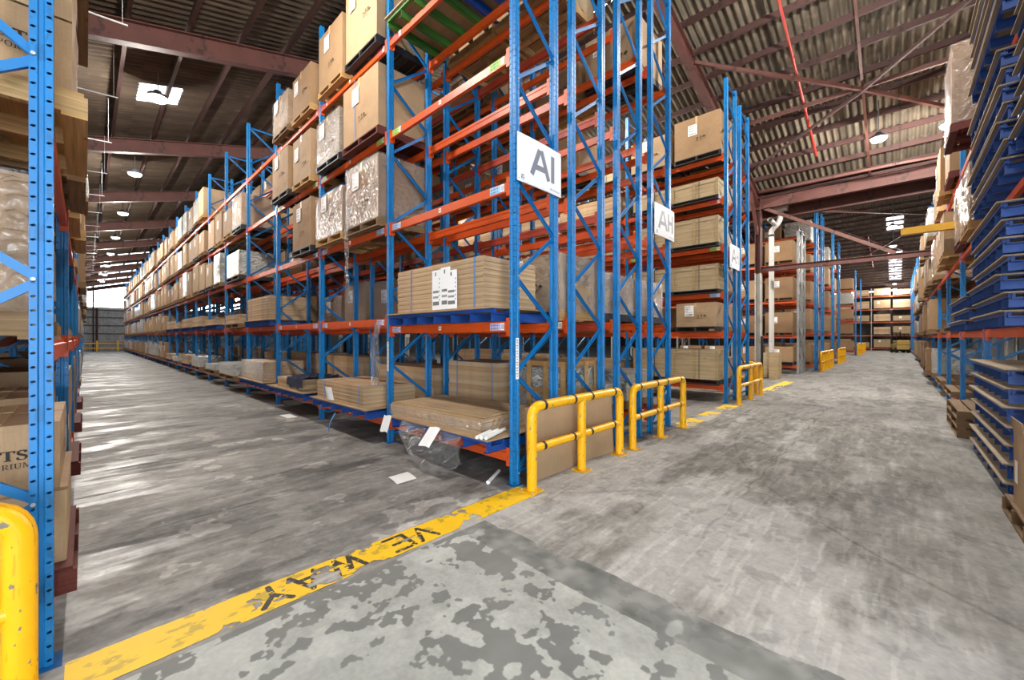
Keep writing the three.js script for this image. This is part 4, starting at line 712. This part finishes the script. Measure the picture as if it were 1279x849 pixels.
function leftLoads(b, detail) {
  const w = (k, half) => where(rL, b, k, half ? `, ${half}` : ''); const ab = b * rL.pitch;
  for (let k = 0; k < 5; k++) for (const [half, c] of [[NEAR, 0.68], [FAR, 1.98]]) {
    const y = shelfY(rL, b, k), kind = k === 0 ? 'red' : pick(['pine', 'old']), ph = 0.14; const front = k === 0 ? (half === FAR ? 0.02 : -0.08) : k === 1 ? rr(0.02, 0.06) : b === 0 ? rr(-0.15, -0.10) : rr(-0.12, 0.02); const D = 1.12;
    if (b === 0 && k === 0 && half === NEAR) {
      woodPallet(rL.at(c, y, -0.08 + 0.57), rL.face, 1.15, 1.14, 0.14, 'red', true, `dark red timber pallet under load, ${w(k, half)}`, 'pallets of printed carton rack');
      const g = thing('nailed_crate', 'nailed tan board crate on dark red pallet, lowest by the yellow guard', 'crate', rL.at(0.7, y + 0.14, 0.46), rL.face);
      part(g, 'body', box(1.0, 0.4, 1.0, 0, 0, 0, 0.006), M.card[3]); part(g, 'lid', box(1.01, 0.012, 1.01, 0, 0.4, 0), M.card[4]); for (let i = 0; i < 4; i++) { part(g, 'nail', new THREE.CylinderGeometry(0.008, 0.008, 0.004, 8), M.zinc, [0.502, 0.05 + i * 0.1, -0.45], [0, 0, Q]); part(g, 'nail', new THREE.CylinderGeometry(0.008, 0.008, 0.004, 8), M.zinc, [-0.502, 0.05 + i * 0.1, -0.45], [0, 0, Q]); }
      for (const i of [0, 1]) for (const j of [0, 1]) printedCarton(rL.at(0.44 + 0.52 * i, y + 0.553, 0.22 + 0.5 * j), rL.face, 0.49, 0.36, 0.47, `printed carton above the nailed crate, ${i ? 'rear' : 'front'} ${j ? 'inner' : 'aisle'} one of four`, 1 + 2 * j, false);
      continue;
    }
    woodPallet(rL.at(ab + c, y, front + D / 2), rL.face, 1.15, D, ph, kind, detail, `${{ red: 'dark red timber pallet', pine: 'pale pine pallet', old: 'weathered wooden pallet' }[kind]} under load, ${w(k, half)}`, 'pallets of printed carton rack');
    if (b === 0 && k < 3) { const n = k === 1 ? 1 : 2, ch = k === 1 ? 0.72 : 0.39; for (let q = 0; q < n; q++) for (const i of [0, 1]) for (const j of [0, 1]) printedCarton(rL.at(c - 0.27 + 0.54 * i, y + ph + q * (ch + 0.012), front + 0.3 + 0.53 * j), rL.face, 0.49, ch, 0.48, `printed carton, ${n === 1 ? 'tall' : q ? 'upper' : 'lower'} ${j ? 'inner' : 'aisle'} ${i ? 'rear' : 'front'} one, ${rL.shelf[k]}, ${half}, printed carton rack end`, (i + 2 * j + q) % 5, k === 1); continue; }
    const lv = rL.levels(b); const room = (k < 4 ? lv[k + 1] - lv[k] : 1.25) - 0.3; const hh = Math.min(room - 0.08, rr(0.78, 0.98));
    printedCarton(rL.at(ab + c + rr(-0.02, 0.02), y + ph, front + 0.06 + D / 2 - 0.03), rL.face, rr(0.98, 1.08), hh, D - 0.1, `${k % 2 ? 'film wrapped' : 'tan'} printed carton, ${w(k, half)}`, Math.floor(rnd() * 5), detail && k > 0 && rnd() < 0.6);
  }
}
for (let b = 0; b < 4; b++) leftLoads(b, b < 3);
for (let b = 4; b < 16; b++) for (let k = 0; k < 5; k++) onShelf(rL, b, k, 1.3, { on: 'pine', L: 2.1, what: rnd() < 0.25 ? 'wrapped' : 'carton', H: rr(0.7, 0.9), D: 1.05, front: k < 2 ? rr(-0.02, 0.05) : rr(-0.16, 0.0), tone: Math.floor(rnd() * 5), word: 'wide load edge' });
for (let b = 0; b < 4; b++) for (let k = 0; k < 5; k++) onShelf(rL2, b, k, 1.3, { on: 'old', L: 2.1, what: 'carton', H: rr(0.6, 0.85), D: 0.95, front: 0.1, tone: Math.floor(rnd() * 5), word: 'wide brown carton' });
for (let b = 0; b < 16; b++) { // outreach bars near the rack tops
  solo('outreach_bar', merge([rod([-3.395, 6.38, -2.7 * b], [-2.84, 6.42, -2.7 * b], 0.011, 6), rod([-2.9, 6.42, -2.7 * b], [-2.9, 7.5, -2.7 * b], 0.003, 5)]), M.zinc, `thin steel outreach bar at the ${ORD[b]} frame top of the printed carton rack`, 'bar', [0, 0, 0], 0, 'outreach bars');
}
stage('left loads');

// ---- skid rack beside the cross aisle
const zf = 3.92;
function skidPile(cx, y0, n, L, D, where2, group, deckOf = (i) => M.plyDirty[i % 3], z = zf) {
  for (let i = 0; i < n; i++) { const q = mulberry(n * 31 + i * 7 + Math.round(cx * 10)); skid([cx + (q() - 0.5) * 0.05, y0 + i * (skidH + 0.03), z + D / 2 + (q() - 0.5) * 0.06], 0, L + (q() - 0.5) * 0.06, D, `blue steel skid, ${ORD[n - 1 - i]} from the top of ${where2}`, group, M.skidBlue, deckOf(i)); if (i < n - 1) { } }
}
// skids nest on each other: raised 30 mm lugs are part of each pitch
for (const [cx, y0, n, L, D, wh] of [[4.55, 0.0, 7, 2.66, 1.05, 'the floor pile nearest the open box'], [4.7, 1.783, 7, 2.5, 1.1, 'the first shelf pile'], [4.7, 3.413, 7, 2.5, 1.1, 'the second shelf pile'], [4.7, 5.163, 6, 2.5, 1.1, 'the top shelf pile'], [7.9, 1.783, 3, 2.5, 1.0, 'the short pile one bay on'], [1.5, 3.413, 7, 2.6, 1.1, 'the overhead pile by the open box']]) skidPile(cx, y0, n, L, D, wh, 'blue skids in the rack');
for (let i = 0; i < 3; i++) woodPallet([7.6, i * 0.147, 3.84 + 0.53], 0, 1.9, 1.05, 0.145, 'old', true, `weathered flat pallet, ${ORD[2 - i]} from the top, beyond the skid pile`, 'flat pallets beyond the skid pile');
woodPallet([2.35, 0, 3.86 + 0.5], 0, 0.95, 1.0, 0.15, 'old', true, 'weathered pallet carrying the open cardboard box', 'flat pallets beyond the skid pile');
{ const g = thing('open_box', 'open cardboard box with upright flaps on a weathered pallet', 'box', [2.36, 0.15, 3.88 + 0.3], 0); const w = 0.46, h = 0.62, d = 0.55, t = 0.008;
  part(g, 'wall', box(w, h, t, 0, 0, -d / 2), M.card[1]); part(g, 'wall', box(w, h, t, 0, 0, d / 2), M.card[1]); part(g, 'wall', box(t, h, d, -w / 2, 0, 0), M.card[3]); part(g, 'wall', box(t, h, d, w / 2, 0, 0), M.card[3]); part(g, 'bottom', box(w, t, d, 0, 0, 0), M.card[0]);
  part(g, 'flap', box(w, 0.16, t, 0, 0, 0), M.card[1], [0, h, -d / 2], [-0.12, 0, 0]); part(g, 'flap', box(t, 0.16, d, 0, 0, 0), M.card[3], [-w / 2, h, 0], [0, 0, 0.25]); part(g, 'paper_label', flatPlate(0.12, 0.2), M.paper, [0.1, 0.3, -d / 2 - 0.006]); }
// upper loads further along
rR.shelf = ['ground beam level', 'first shelf', 'second shelf', 'top shelf'];
for (let b = 2; b < 8; b++) for (const k of [0, 1, 2, 3]) for (const [half, c] of [[NEAR, 0.85], [FAR, 2.35]]) {
  if ((b < 5 && k < 2) || (b === 2 && k === 3)) continue; const t = rnd(); if (t < 0.12) continue;
  onShelf(rR, b, k, c, { half, on: pick(['red', 'old', 'pine']), L: 1.1, what: t < 0.2 ? 'wrapped' : 'carton', H: rr(0.75, 1.1), D: 1.1, front: rr(-0.22, -0.08), tone: Math.floor(rnd() * 5), wrap: b < 5 && t > 0.6, detail: b < 5, ph: 0.15 });
}
for (let b = 3; b < 5; b++) for (const k of [0, 1]) woodPallet(rR.at(b * 3.2 + 1.5, shelfY(rR, b, k), 0.45), 0, 1.9, 1.1, 0.14, 'old', true, `empty weathered pallet, ${rR.shelf[k]}, ${ORD[b]} bay of skid rack`, 'pallets of skid rack');
for (let b = 0; b < 6; b++) for (const k of [0, 1, 2, 3]) onShelf(rR2, b, k, 1.5, { on: 'old', L: 2.3, what: rnd() < 0.3 ? 'wrapped' : 'carton', H: rr(0.7, 1.1), D: 1.1, front: rr(-0.2, -0.1), tone: Math.floor(rnd() * 5), word: 'wide load' });
solo('yellow_bracket', merge([box(0.14, 0.13, 0.9, 0, 0, 0), box(0.16, 0.02, 0.9, 0, -0.02, 0)]), M.yellowPlain, 'yellow beam stub sticking out above the aisle from the skid rack', 'bracket', [9.5, 4.0, 3.64]);
{ const g = thing('wrapped_tower', 'tall film wrapped brown load on red pallet overhanging the cross aisle', 'wrapped load', [7.5, 5.313, 3.78 + 0.55], 0); part(g, 'body', bulgeBox(1.15, 1.35, 1.05, 0.02, 3), M.card[4]); part(g, 'stretch_wrap', wrapGeo(1.15, 1.35, 1.05, 2), M.film); woodPallet([7.5, 5.163, 3.78 + 0.55], 0, 1.2, 1.1, 0.15, 'red', true, 'red timber pallet under the tall film wrapped load overhead', 'pallets of skid rack'); }
stage('right loads');

// ---- far hall loads
for (let b = 0; b < 2; b++) for (let k = 0; k < 4; k++) for (const [half, c] of [[NEAR, 0.72], [FAR, 1.98]]) onShelf(rC, b, k, c, { half, on: pick(['old', 'plastic']), L: 1.1, what: 'carton', H: k === 0 ? 0.7 : rr(0.8, 1.1), D: 1.0, front: -0.08, tone: Math.floor(rnd() * 5) });
for (const r of [rD, rE, rF]) for (let k = 0; k < 5; k++) for (const [half, c] of [[NEAR, 0.72], [FAR, 1.98]]) onShelf(r, 0, k, c, { half, on: 'old', L: 1.1, what: rnd() < 0.3 ? 'wrapped' : 'carton', H: rr(0.8, 1.1), D: 1.0, front: -0.08, tone: Math.floor(rnd() * 5) });
for (const r of [rD2, rE2]) for (let k = 0; k < 5; k++) onShelf(r, 0, k, 1.3, { on: 'old', L: 2.2, what: 'carton', H: rr(0.8, 1.1), D: 1.0, front: -0.08, tone: Math.floor(rnd() * 5), word: 'wide brown carton' });
for (let b = 0; b < 4; b++) for (let k = 0; k < 5; k++) for (const [half, c] of [[NEAR, 1.0], [FAR, 2.85]]) { if (k === 1 && b === 2) continue; onShelf(rZ, b, k, c, { half, on: 'pine', L: 1.6, what: rnd() < 0.5 ? 'boards' : 'carton', H: rr(0.6, 1.1), D: 1.0, front: -0.08, tone: 3, n: 3, word: 'pale packed load' }); }

{ // far away cartons nobody could count
  const im = new THREE.InstancedMesh(box(1, 1, 1, 0, 0, 0, 0.01), std({ color: 0xffffff, map: cardTone, roughness: 0.8 }), farCartons.length); farCartons.forEach(([at, turn, L, H, D, t], i) => { im.setMatrixAt(i, new THREE.Matrix4().compose(new THREE.Vector3(...at), new THREE.Quaternion().setFromEuler(new THREE.Euler(0, turn, 0)), new THREE.Vector3(L, H, D))); im.setColorAt(i, M.card[t].color); });
  im.name = 'distant_cartons'; im.castShadow = im.receiveShadow = true; im.userData.kind = 'stuff'; tag(im, 'countless small brown cartons on the distant rack shelves', 'cartons'); scene.add(im); }
{ // far away pallets nobody could pick apart
  const bits = []; for (const sx of [-1, 0, 1]) bits.push(box(0.04, 0.72, 1, sx * 0.48, 0.14, 0)); for (let i = 0; i < 6; i++) bits.push(box(1, 0.14, 0.14, 0, 0.86, -0.5 + (i + 0.5) / 6)); for (const sz of [-1, 0, 1]) bits.push(box(1, 0.14, 0.1, 0, 0, sz * 0.45));
  const im = new THREE.InstancedMesh(merge(bits), M.pineOld[0], farList.length); farList.forEach(([at, turn, L, D, H], i) => im.setMatrixAt(i, new THREE.Matrix4().compose(new THREE.Vector3(...at), new THREE.Quaternion().setFromEuler(new THREE.Euler(0, turn, 0)), new THREE.Vector3(L, H, D))));
  im.name = 'distant_pallets'; im.castShadow = im.receiveShadow = true; im.userData.kind = 'stuff'; tag(im, 'countless small wooden pallets under the distant rack loads', 'pallets'); scene.add(im); }
// ------------------------------------------------------------------ guard rails
function guard(x, z, L, H, n, label, turn = 0, r = 0.055) {
  const g = thing('guard_rail', label, 'guard rail', [x, 0, z], turn, 'yellow guard rails');
  const c = 0.14, path = new THREE.CurvePath(); const v = (a, b) => new THREE.Vector3(a, b, 0), T = H - r;
  path.add(new THREE.LineCurve3(v(0, 0.01), v(0, T - c))); path.add(new THREE.QuadraticBezierCurve3(v(0, T - c), v(0, T), v(c, T))); path.add(new THREE.LineCurve3(v(c, T), v(L - c, T))); path.add(new THREE.QuadraticBezierCurve3(v(L - c, T), v(L, T), v(L, T - c))); path.add(new THREE.LineCurve3(v(L, T - c), v(L, 0.01)));
  const tube = (curve, seg, rad, rs = 20) => { const t = new THREE.TubeGeometry(curve, seg, rad, rs, false); const u = t.attributes.uv, len = curve.getLength(); for (let i = 0; i < u.count; i++) u.setXY(i, u.getX(i) * len, u.getY(i) * 2 * Math.PI * rad); return t; };
  part(g, 'hoop', tube(path, 120, r), M.yellow);
  const mids = []; for (let i = 1; i < n - 1; i++) mids.push(i * L / (n - 1));
  for (const m of mids) part(g, 'post', tube(new THREE.LineCurve3(v(m, 0.01), v(m, T)), 4, r * 0.96), M.yellow);
  const my = H * 0.47; part(g, 'mid_rail', tube(new THREE.LineCurve3(v(0, my), v(L, my)), 6, r * 0.82), M.yellow);
  const xs = [0, ...mids, L]; for (const m of xs) { part(g, 'base_plate', box(0.2, 0.012, 0.2, m, 0, 0, 0.002), M.yellowPlain); for (const [a, b] of [[-1, -1], [1, -1], [1, 1], [-1, 1]]) part(g, 'anchor_bolt', new THREE.CylinderGeometry(0.011, 0.011, 0.016, 6), M.zinc, [m + a * 0.078, 0.018, b * 0.078]); }
  const band = (a, y, rad) => part(g, 'black_band', new THREE.CylinderGeometry(rad + 0.0015, rad + 0.0015, 0.045, 20, 1, true).rotateZ(Q), M.blackTape, [a, y, 0]);
  for (let i = 0; i + 1 < xs.length; i++) for (const f of [0.2, 0.8]) { const a = xs[i] + f * (xs[i + 1] - xs[i]); band(a, T, r); band(a, my, r * 0.82); }
  return g;
}
guard(0.03, 0.265, 1.91, 0.96, 3, 'yellow tubular guard rail in front of the cardboard sheet');
guard(2.33, 0.265, 1.97, 0.96, 3, 'yellow tubular guard rail below the larger AH sign');
guard(7.9, 0.28, 2.2, 0.96, 3, 'yellow tubular guard rail below the smaller AH sign');
guard(10.35, 0.1, 1.9, 0.96, 3, 'yellow guard rail turned along the far side of the third rack end', Q);
guard(-5.42, 0.30, 1.93, 0.95, 3, 'thick yellow guard rail beside the printed carton rack');
guard(21.4, 0.45, 2.4, 1.0, 4, 'small far yellow guard at the grey rack');
guard(24.2, 0.45, 2.2, 1.0, 4, 'second small far yellow guard at the blue racks');
guard(29.6, 0.45, 4.6, 1.0, 7, 'lattice of far yellow guard posts past the grey rack');
guard(47, 0.45, 5.5, 1.1, 7, 'far yellow guard block near the end of the hall');
guard(54.5, 0.45, 5.5, 1.1, 7, 'farthest yellow guard block in the far hall');
solo('cardboard_sheet', (() => { const p = []; const pts = [[0, 0], [0.62, 0.006], [1.05, -0.012], [1.6, 0.004], [1.86, 0.03]]; const lean = (y) => -0.05 * y; for (let i = 0; i + 1 < pts.length; i++) for (const s of [0, 1]) { const [a, b] = pts[i], [c, d] = pts[i + 1], o = s ? -0.008 : 0, q = [[a, 0.005, b + o], [c, 0.005, d + o], [c, 0.86 + 0.02 * (i > 1), d + o + lean(0.86)], [a, 0.86 + 0.02 * (i > 2), b + o + lean(0.86)]]; quad(p, ...(s ? q.reverse() : q)); } return setGeo(p, triUV(p)); })(), M.card[3], 'large creased cardboard sheet standing behind the corner guard rail', 'cardboard sheet', [0.13, 0, 0.118]);
{ const g = thing('aisle_barrier', 'orange yellow post barrier closing the far end of the rack aisle', 'barrier', [-4.2, 0, -66.6]); for (const x of [0, 1.9, 3.7, 5.6]) part(g, 'post', box(0.16, 1.35, 0.16, x, 0, 0), M.yellowPlain); for (const y of [0.35, 0.95]) part(g, 'rail', box(5.6, 0.13, 0.1, 2.8, y, 0), M.yellowPlain); }
stage('guards');

// ------------------------------------------------------------------ column, downpipe, protectors
{ const g = thing('downpipe', 'white rainwater downpipe with a box head beside the column', 'pipe', [16.6, 0, -0.7]); part(g, 'pipe', new THREE.TubeGeometry(new THREE.CatmullRomCurve3([[0, 0.02, 0], [0, 3, 0], [0, 5.9, 0], [0.02, 6.15, 0.0], [0.1, 6.45, 0.22], [0.12, 6.7, 0.3], [0.12, 7.0, 0.3]].map((q) => new THREE.Vector3(...q))), 60, 0.1, 14), M.white); part(g, 'rain_head', box(0.5, 0.4, 0.5, 0.12, 6.95, 0.3, 0.01), M.white); part(g, 'branch_pipe', rod([0.06, 6.4, 0.12], [-0.9, 6.42, 0.12], 0.09, 12), M.white); part(g, 'collar', new THREE.CylinderGeometry(0.115, 0.115, 0.08, 14), M.black, [0, 5.95, 0]); }
solo('pipe_protector', merge([box(0.5, 1.05, 0.04, 0, 0, 0.28, 0.004), box(0.04, 1.05, 0.6, 0.25, 0, 0, 0.004), box(0.04, 1.05, 0.6, -0.25, 0, 0, 0.004)]), M.crate[2], 'pale wooden box shielding the foot of the downpipe', 'protector', [16.6, 0, -0.68]);
solo('plywood_shield', merge([box(0.55, 1.02, 0.04, 0, 0, 0, 0.004), box(0.04, 1.02, 0.3, -0.26, 0, -0.15)]), M.crate[0], 'plywood shield standing between the white column and the downpipe', 'protector', [16.03, 0, -0.33]);
{ const g = thing('forklift', 'tan and black forklift parked by the end rack of the far hall', 'forklift', [60, 0, 3.4], 0.3); part(g, 'body', merge([box(1.9, 0.6, 1.1, 0, 0.35, 0, 0.05), box(0.5, 0.5, 1.1, -0.75, 0.9, 0, 0.05)]), std({ color: 0xb89a52, roughness: 0.5 })); part(g, 'seat', merge([box(0.5, 0.12, 0.5, -0.2, 0.95, 0, 0.03), box(0.12, 0.5, 0.5, -0.45, 1.0, 0, 0.03)]), M.black); for (const [a, b] of [[-0.8, -0.5], [-0.8, 0.5], [0.55, -0.5], [0.55, 0.5]]) part(g, 'guard_post', rod([a, 0.95, b], [a * 0.8, 2.15, b], 0.03), M.black); part(g, 'overhead_guard', merge([box(1.2, 0.04, 1.1, -0.1, 2.13, 0)]), M.black); part(g, 'mast', merge([box(0.1, 2.3, 0.1, 1.05, 0.1, -0.35), box(0.1, 2.3, 0.1, 1.05, 0.1, 0.35), box(0.08, 0.08, 0.7, 1.05, 2.2, 0), box(0.08, 0.08, 0.7, 1.05, 1.1, 0)]), M.black); for (const s of [-0.25, 0.25]) part(g, 'fork', box(1.1, 0.04, 0.12, 1.6, 0.08, s), M.black); for (const [a, b] of [[-0.65, -0.5], [-0.65, 0.5], [0.65, -0.5], [0.65, 0.5]]) part(g, 'wheel', new THREE.CylinderGeometry(0.3, 0.3, 0.22, 18).rotateX(Q), M.black, [a, 0.3, b]); }

// ------------------------------------------------------------------ loose film, papers, cloth around the corner bays
function sheet(name, nu, nv, fn, mat, label, category, pos, turn = 0) { const p = []; for (let i = 0; i < nu; i++) for (let j = 0; j < nv; j++) quad(p, fn(i / nu, j / nv), fn((i + 1) / nu, j / nv), fn((i + 1) / nu, (j + 1) / nv), fn(i / nu, (j + 1) / nv)); return solo(name, setGeo(p, triUV(p)), mat, label, category, pos, turn); }
const nz = (a, b, s) => fbm(((a % 1) + 1) % 1, ((b % 1) + 1) % 1, 6, 6, 3, s) - 0.5;
// bay one bottom: skid and film wrapped sheets standing proud of the rack
skid(rAI.at(1.14, 0.373, 0.28), rAI.face, 2.1, 1.15, 'blue steel skid with board deck, bottom level, corner bay under plywood sheets', 'pallets from AI sign', M.skidBlue, M.ply[0]);
{ const g = boardPack(rAI.at(1.34, 0.3735 + skidH, 0.33), rAI.face + 0.03, 1.9, 0.17, 0.98, { label: 'plywood sheets half wrapped in film, bottom level at the AI corner', n: 6, straps: false, k: 1, group: 'loads from AI sign' }); part(g, 'stretch_wrap', wrapGeo(1.9, 0.13, 0.98, 1), M.film).userData.label = 'clear stretch film'; const tp = part(g, 'top_sheet', box(1.8, 0.018, 0.92, -0.03, 0, 0), M.ply[1], [0, 0.172, 0], [0, 0.04, 0]); tp.userData.label = 'loose top sheet'; }
for (const [k, dz] of [[0, 0], [1, 0.06], [2, 0.12]]) solo('film_roll_core', new THREE.CylinderGeometry(0.02, 0.02, 0.5 - k * 0.08, 12).rotateX(Q), M.paper, `white cardboard tube on the corner skid, ${ORD[k]} from the upright`, 'tube', [-0.06 - k * 0.06, 0.376 + skidH + 0.02, -0.2 - dz * 0.6], Q + 0.35);
sheet('hanging_film', 26, 14, (u, v) => { const len = 0.10 + 0.42 * Math.pow(Math.sin(Math.PI * clamp(0.12 + 0.86 * u)), 0.8); const y = 0.52 - v * len; return [-0.33 - 0.10 * Math.sin(v * 2.4) * len * 2 + 0.09 * nz(u, v, 301), Math.max(0.012, y + 0.03 * nz(u, v, 303)), -0.5 - u * 1.25 - 0.12 * v * (u - 0.5)]; }, M.filmLoose, 'clear film sheet hanging from the corner skid to the floor', 'film', [0, 0, 0]);
sheet('hanging_film', 10, 30, (u, v) => { const y = 3.9 - v * 1.62; return [-0.128 - 0.05 * Math.sin(v * 3) + 0.05 * v * nz(u * 0.5, v, 311) - 0.03 * Math.abs(Math.sin(u * 9 + v * 7)), y, -3.68 - u * (0.10 + 0.06 * Math.sin(v * 4)) - 0.02 * Math.sin(v * 9)]; }, M.filmLoose, 'twisted film strip dangling from the wrapped carton in the second bay', 'film', [0, 0, 0]);
sheet('hanging_film', 12, 24, (u, v) => { const y = 1.9 - v * 1.0; return [-0.06 + 0.12 * nz(u, v * 0.7, 321), y, -2.86 - u * (0.14 + 0.16 * Math.sin(v * 2.6)) + 0.05 * nz(v, u, 323)]; }, M.filmLoose, 'crumpled film bunch hanging off the first shelf beam in the second bay', 'film', [0, 0, 0]);
sheet('paper_notice', 5, 5, (u, v) => [-0.345 - 0.05 * v, 0.56 - 0.2 * v + 0.01 * Math.sin(u * 5), -0.86 - 0.22 * u].map((q, i) => (i === 0 ? q - 0.12 * v : q)), M.paper, 'white paper hanging over the middle of the corner skid edge', 'paper', [0, 0, 0]);
sheet('paper_notice', 5, 5, (u, v) => [-0.34 - 0.07 * v, 0.555 - 0.22 * v + 0.01 * Math.sin(u * 6), -2.0 - 0.2 * u], M.paper, 'white paper hanging over the far end of the corner skid', 'paper', [0, 0, 0]);
sheet('paper_notice', 3, 3, (u, v) => [-0.62 - 0.26 * v + 0.05 * u, 0.008 + 0.01 * Math.sin(u * 3), -0.95 - 0.28 * u], M.paper, 'white paper lying on the concrete below the hanging film', 'paper', [0, 0, 0]);
sheet('paper_notice', 3, 3, (u, v) => [-0.25 - 0.2 * v, 0.008 + 0.006 * Math.sin(u * 3), -5.9 - 0.5 * u], M.paper, 'flat white scrap on the floor before the navy cloth bay', 'paper', [0, 0, 0]);
const noticeMat = std({ roughness: 0.8, side: THREE.DoubleSide, map: canvasTex(128, 192, (x, w, h) => { x.fillStyle = '#f3f3f1'; x.fillRect(0, 0, w, h); x.fillStyle = '#26282c'; x.fillRect(44, 10, 14, 18); for (let i = 0; i < 9; i++) { x.fillRect(14 + i * 9, 100 - (i % 2), 7, 11); x.fillRect(14 + i * 9, 126, 6, 10); x.fillRect(12 + i * 10, 152, 8, 18); } for (let i = 0; i < 6; i++) { x.fillStyle = '#8d9096'; x.fillRect(100, 40 + i * 20, 12, 8); } }) });
for (const [k, a, h] of [[0, 1.32, 0.62], [1, 1.12, 0.64], [2, 0.98, 0.58]]) solo('pack_notice', flatPlate(0.2, h * 0.85), noticeMat, `white paper notice taped to the tall strapped board pack, ${ORD[k]} sheet`, 'notice', rAI.at(a, 2.02 + h * 0.43, -0.072 - k * 0.003), rAI.face + 0.02 * (k - 1));
sheet('paper_notice', 5, 6, (u, v) => [-0.30 - 0.03 * Math.sin(u * 3), 0.56 + 0.22 * v, -4.0 - 0.28 * u - 0.1 * v], M.paper, 'folded white paper leaning on the low honey coloured board pack', 'paper', [0, 0, 0]);
sheet('navy_cloth', 30, 24, (u, v) => { const s = u * 1.1 - 0.25; const over = Math.max(0, -s); const y = 0.37 + skidH + 0.245 + 0.10 * Math.abs(nz(u * 1.3, v * 1.2, 331)) * 2 - over * 0.85; return [-0.21 + Math.max(0, s) - 0.02 * over, y, -5.75 - v * 0.95 + 0.1 * nz(u, v, 333)]; }, M.navy, 'crumpled navy cloth thrown over the short board stack', 'cloth', [0, 0, 0]);
sheet('strap_offcut', 2, 14, (u, v) => [-0.33 - 0.08 * Math.sin(v * 2.4) + u * 0.015, 0.36 - v * 0.33, -3.9 - 0.12 * v * v + u * 0.012], M.strap, 'blue strap end dangling below the second bay skid', 'strap', [0, 0, 0]);
solo('cardboard_tube', new THREE.CylinderGeometry(0.022, 0.022, 0.42, 12).rotateZ(Q), M.paper, 'short white tube lying under the corner rack beam', 'tube', [0.02, 0.022, -0.32], 0.5);
stage('props');
{ let meshes = 0, tris = 0; const seen = new Map(); scene.traverse((o) => { if (o.isMesh) { meshes++; tris += (o.geometry.index ? o.geometry.index.count : o.geometry.attributes.position.count) / 3; } }); for (const o of scene.children) { const l = o.userData.label; if (l) { seen.set(l, (seen.get(l) ?? 0) + 1); const n = l.split(/\s+/).length; if (n < 4 || n > 16) console.log('WORDS', n, l); } } console.log('top', scene.children.length, 'meshes', meshes, 'tris', Math.round(tris)); let d = 0; for (const [l, n] of seen) if (n > 1 && d++ < 20) console.log('DUP', n, l); }
renderer.render(scene, camera);
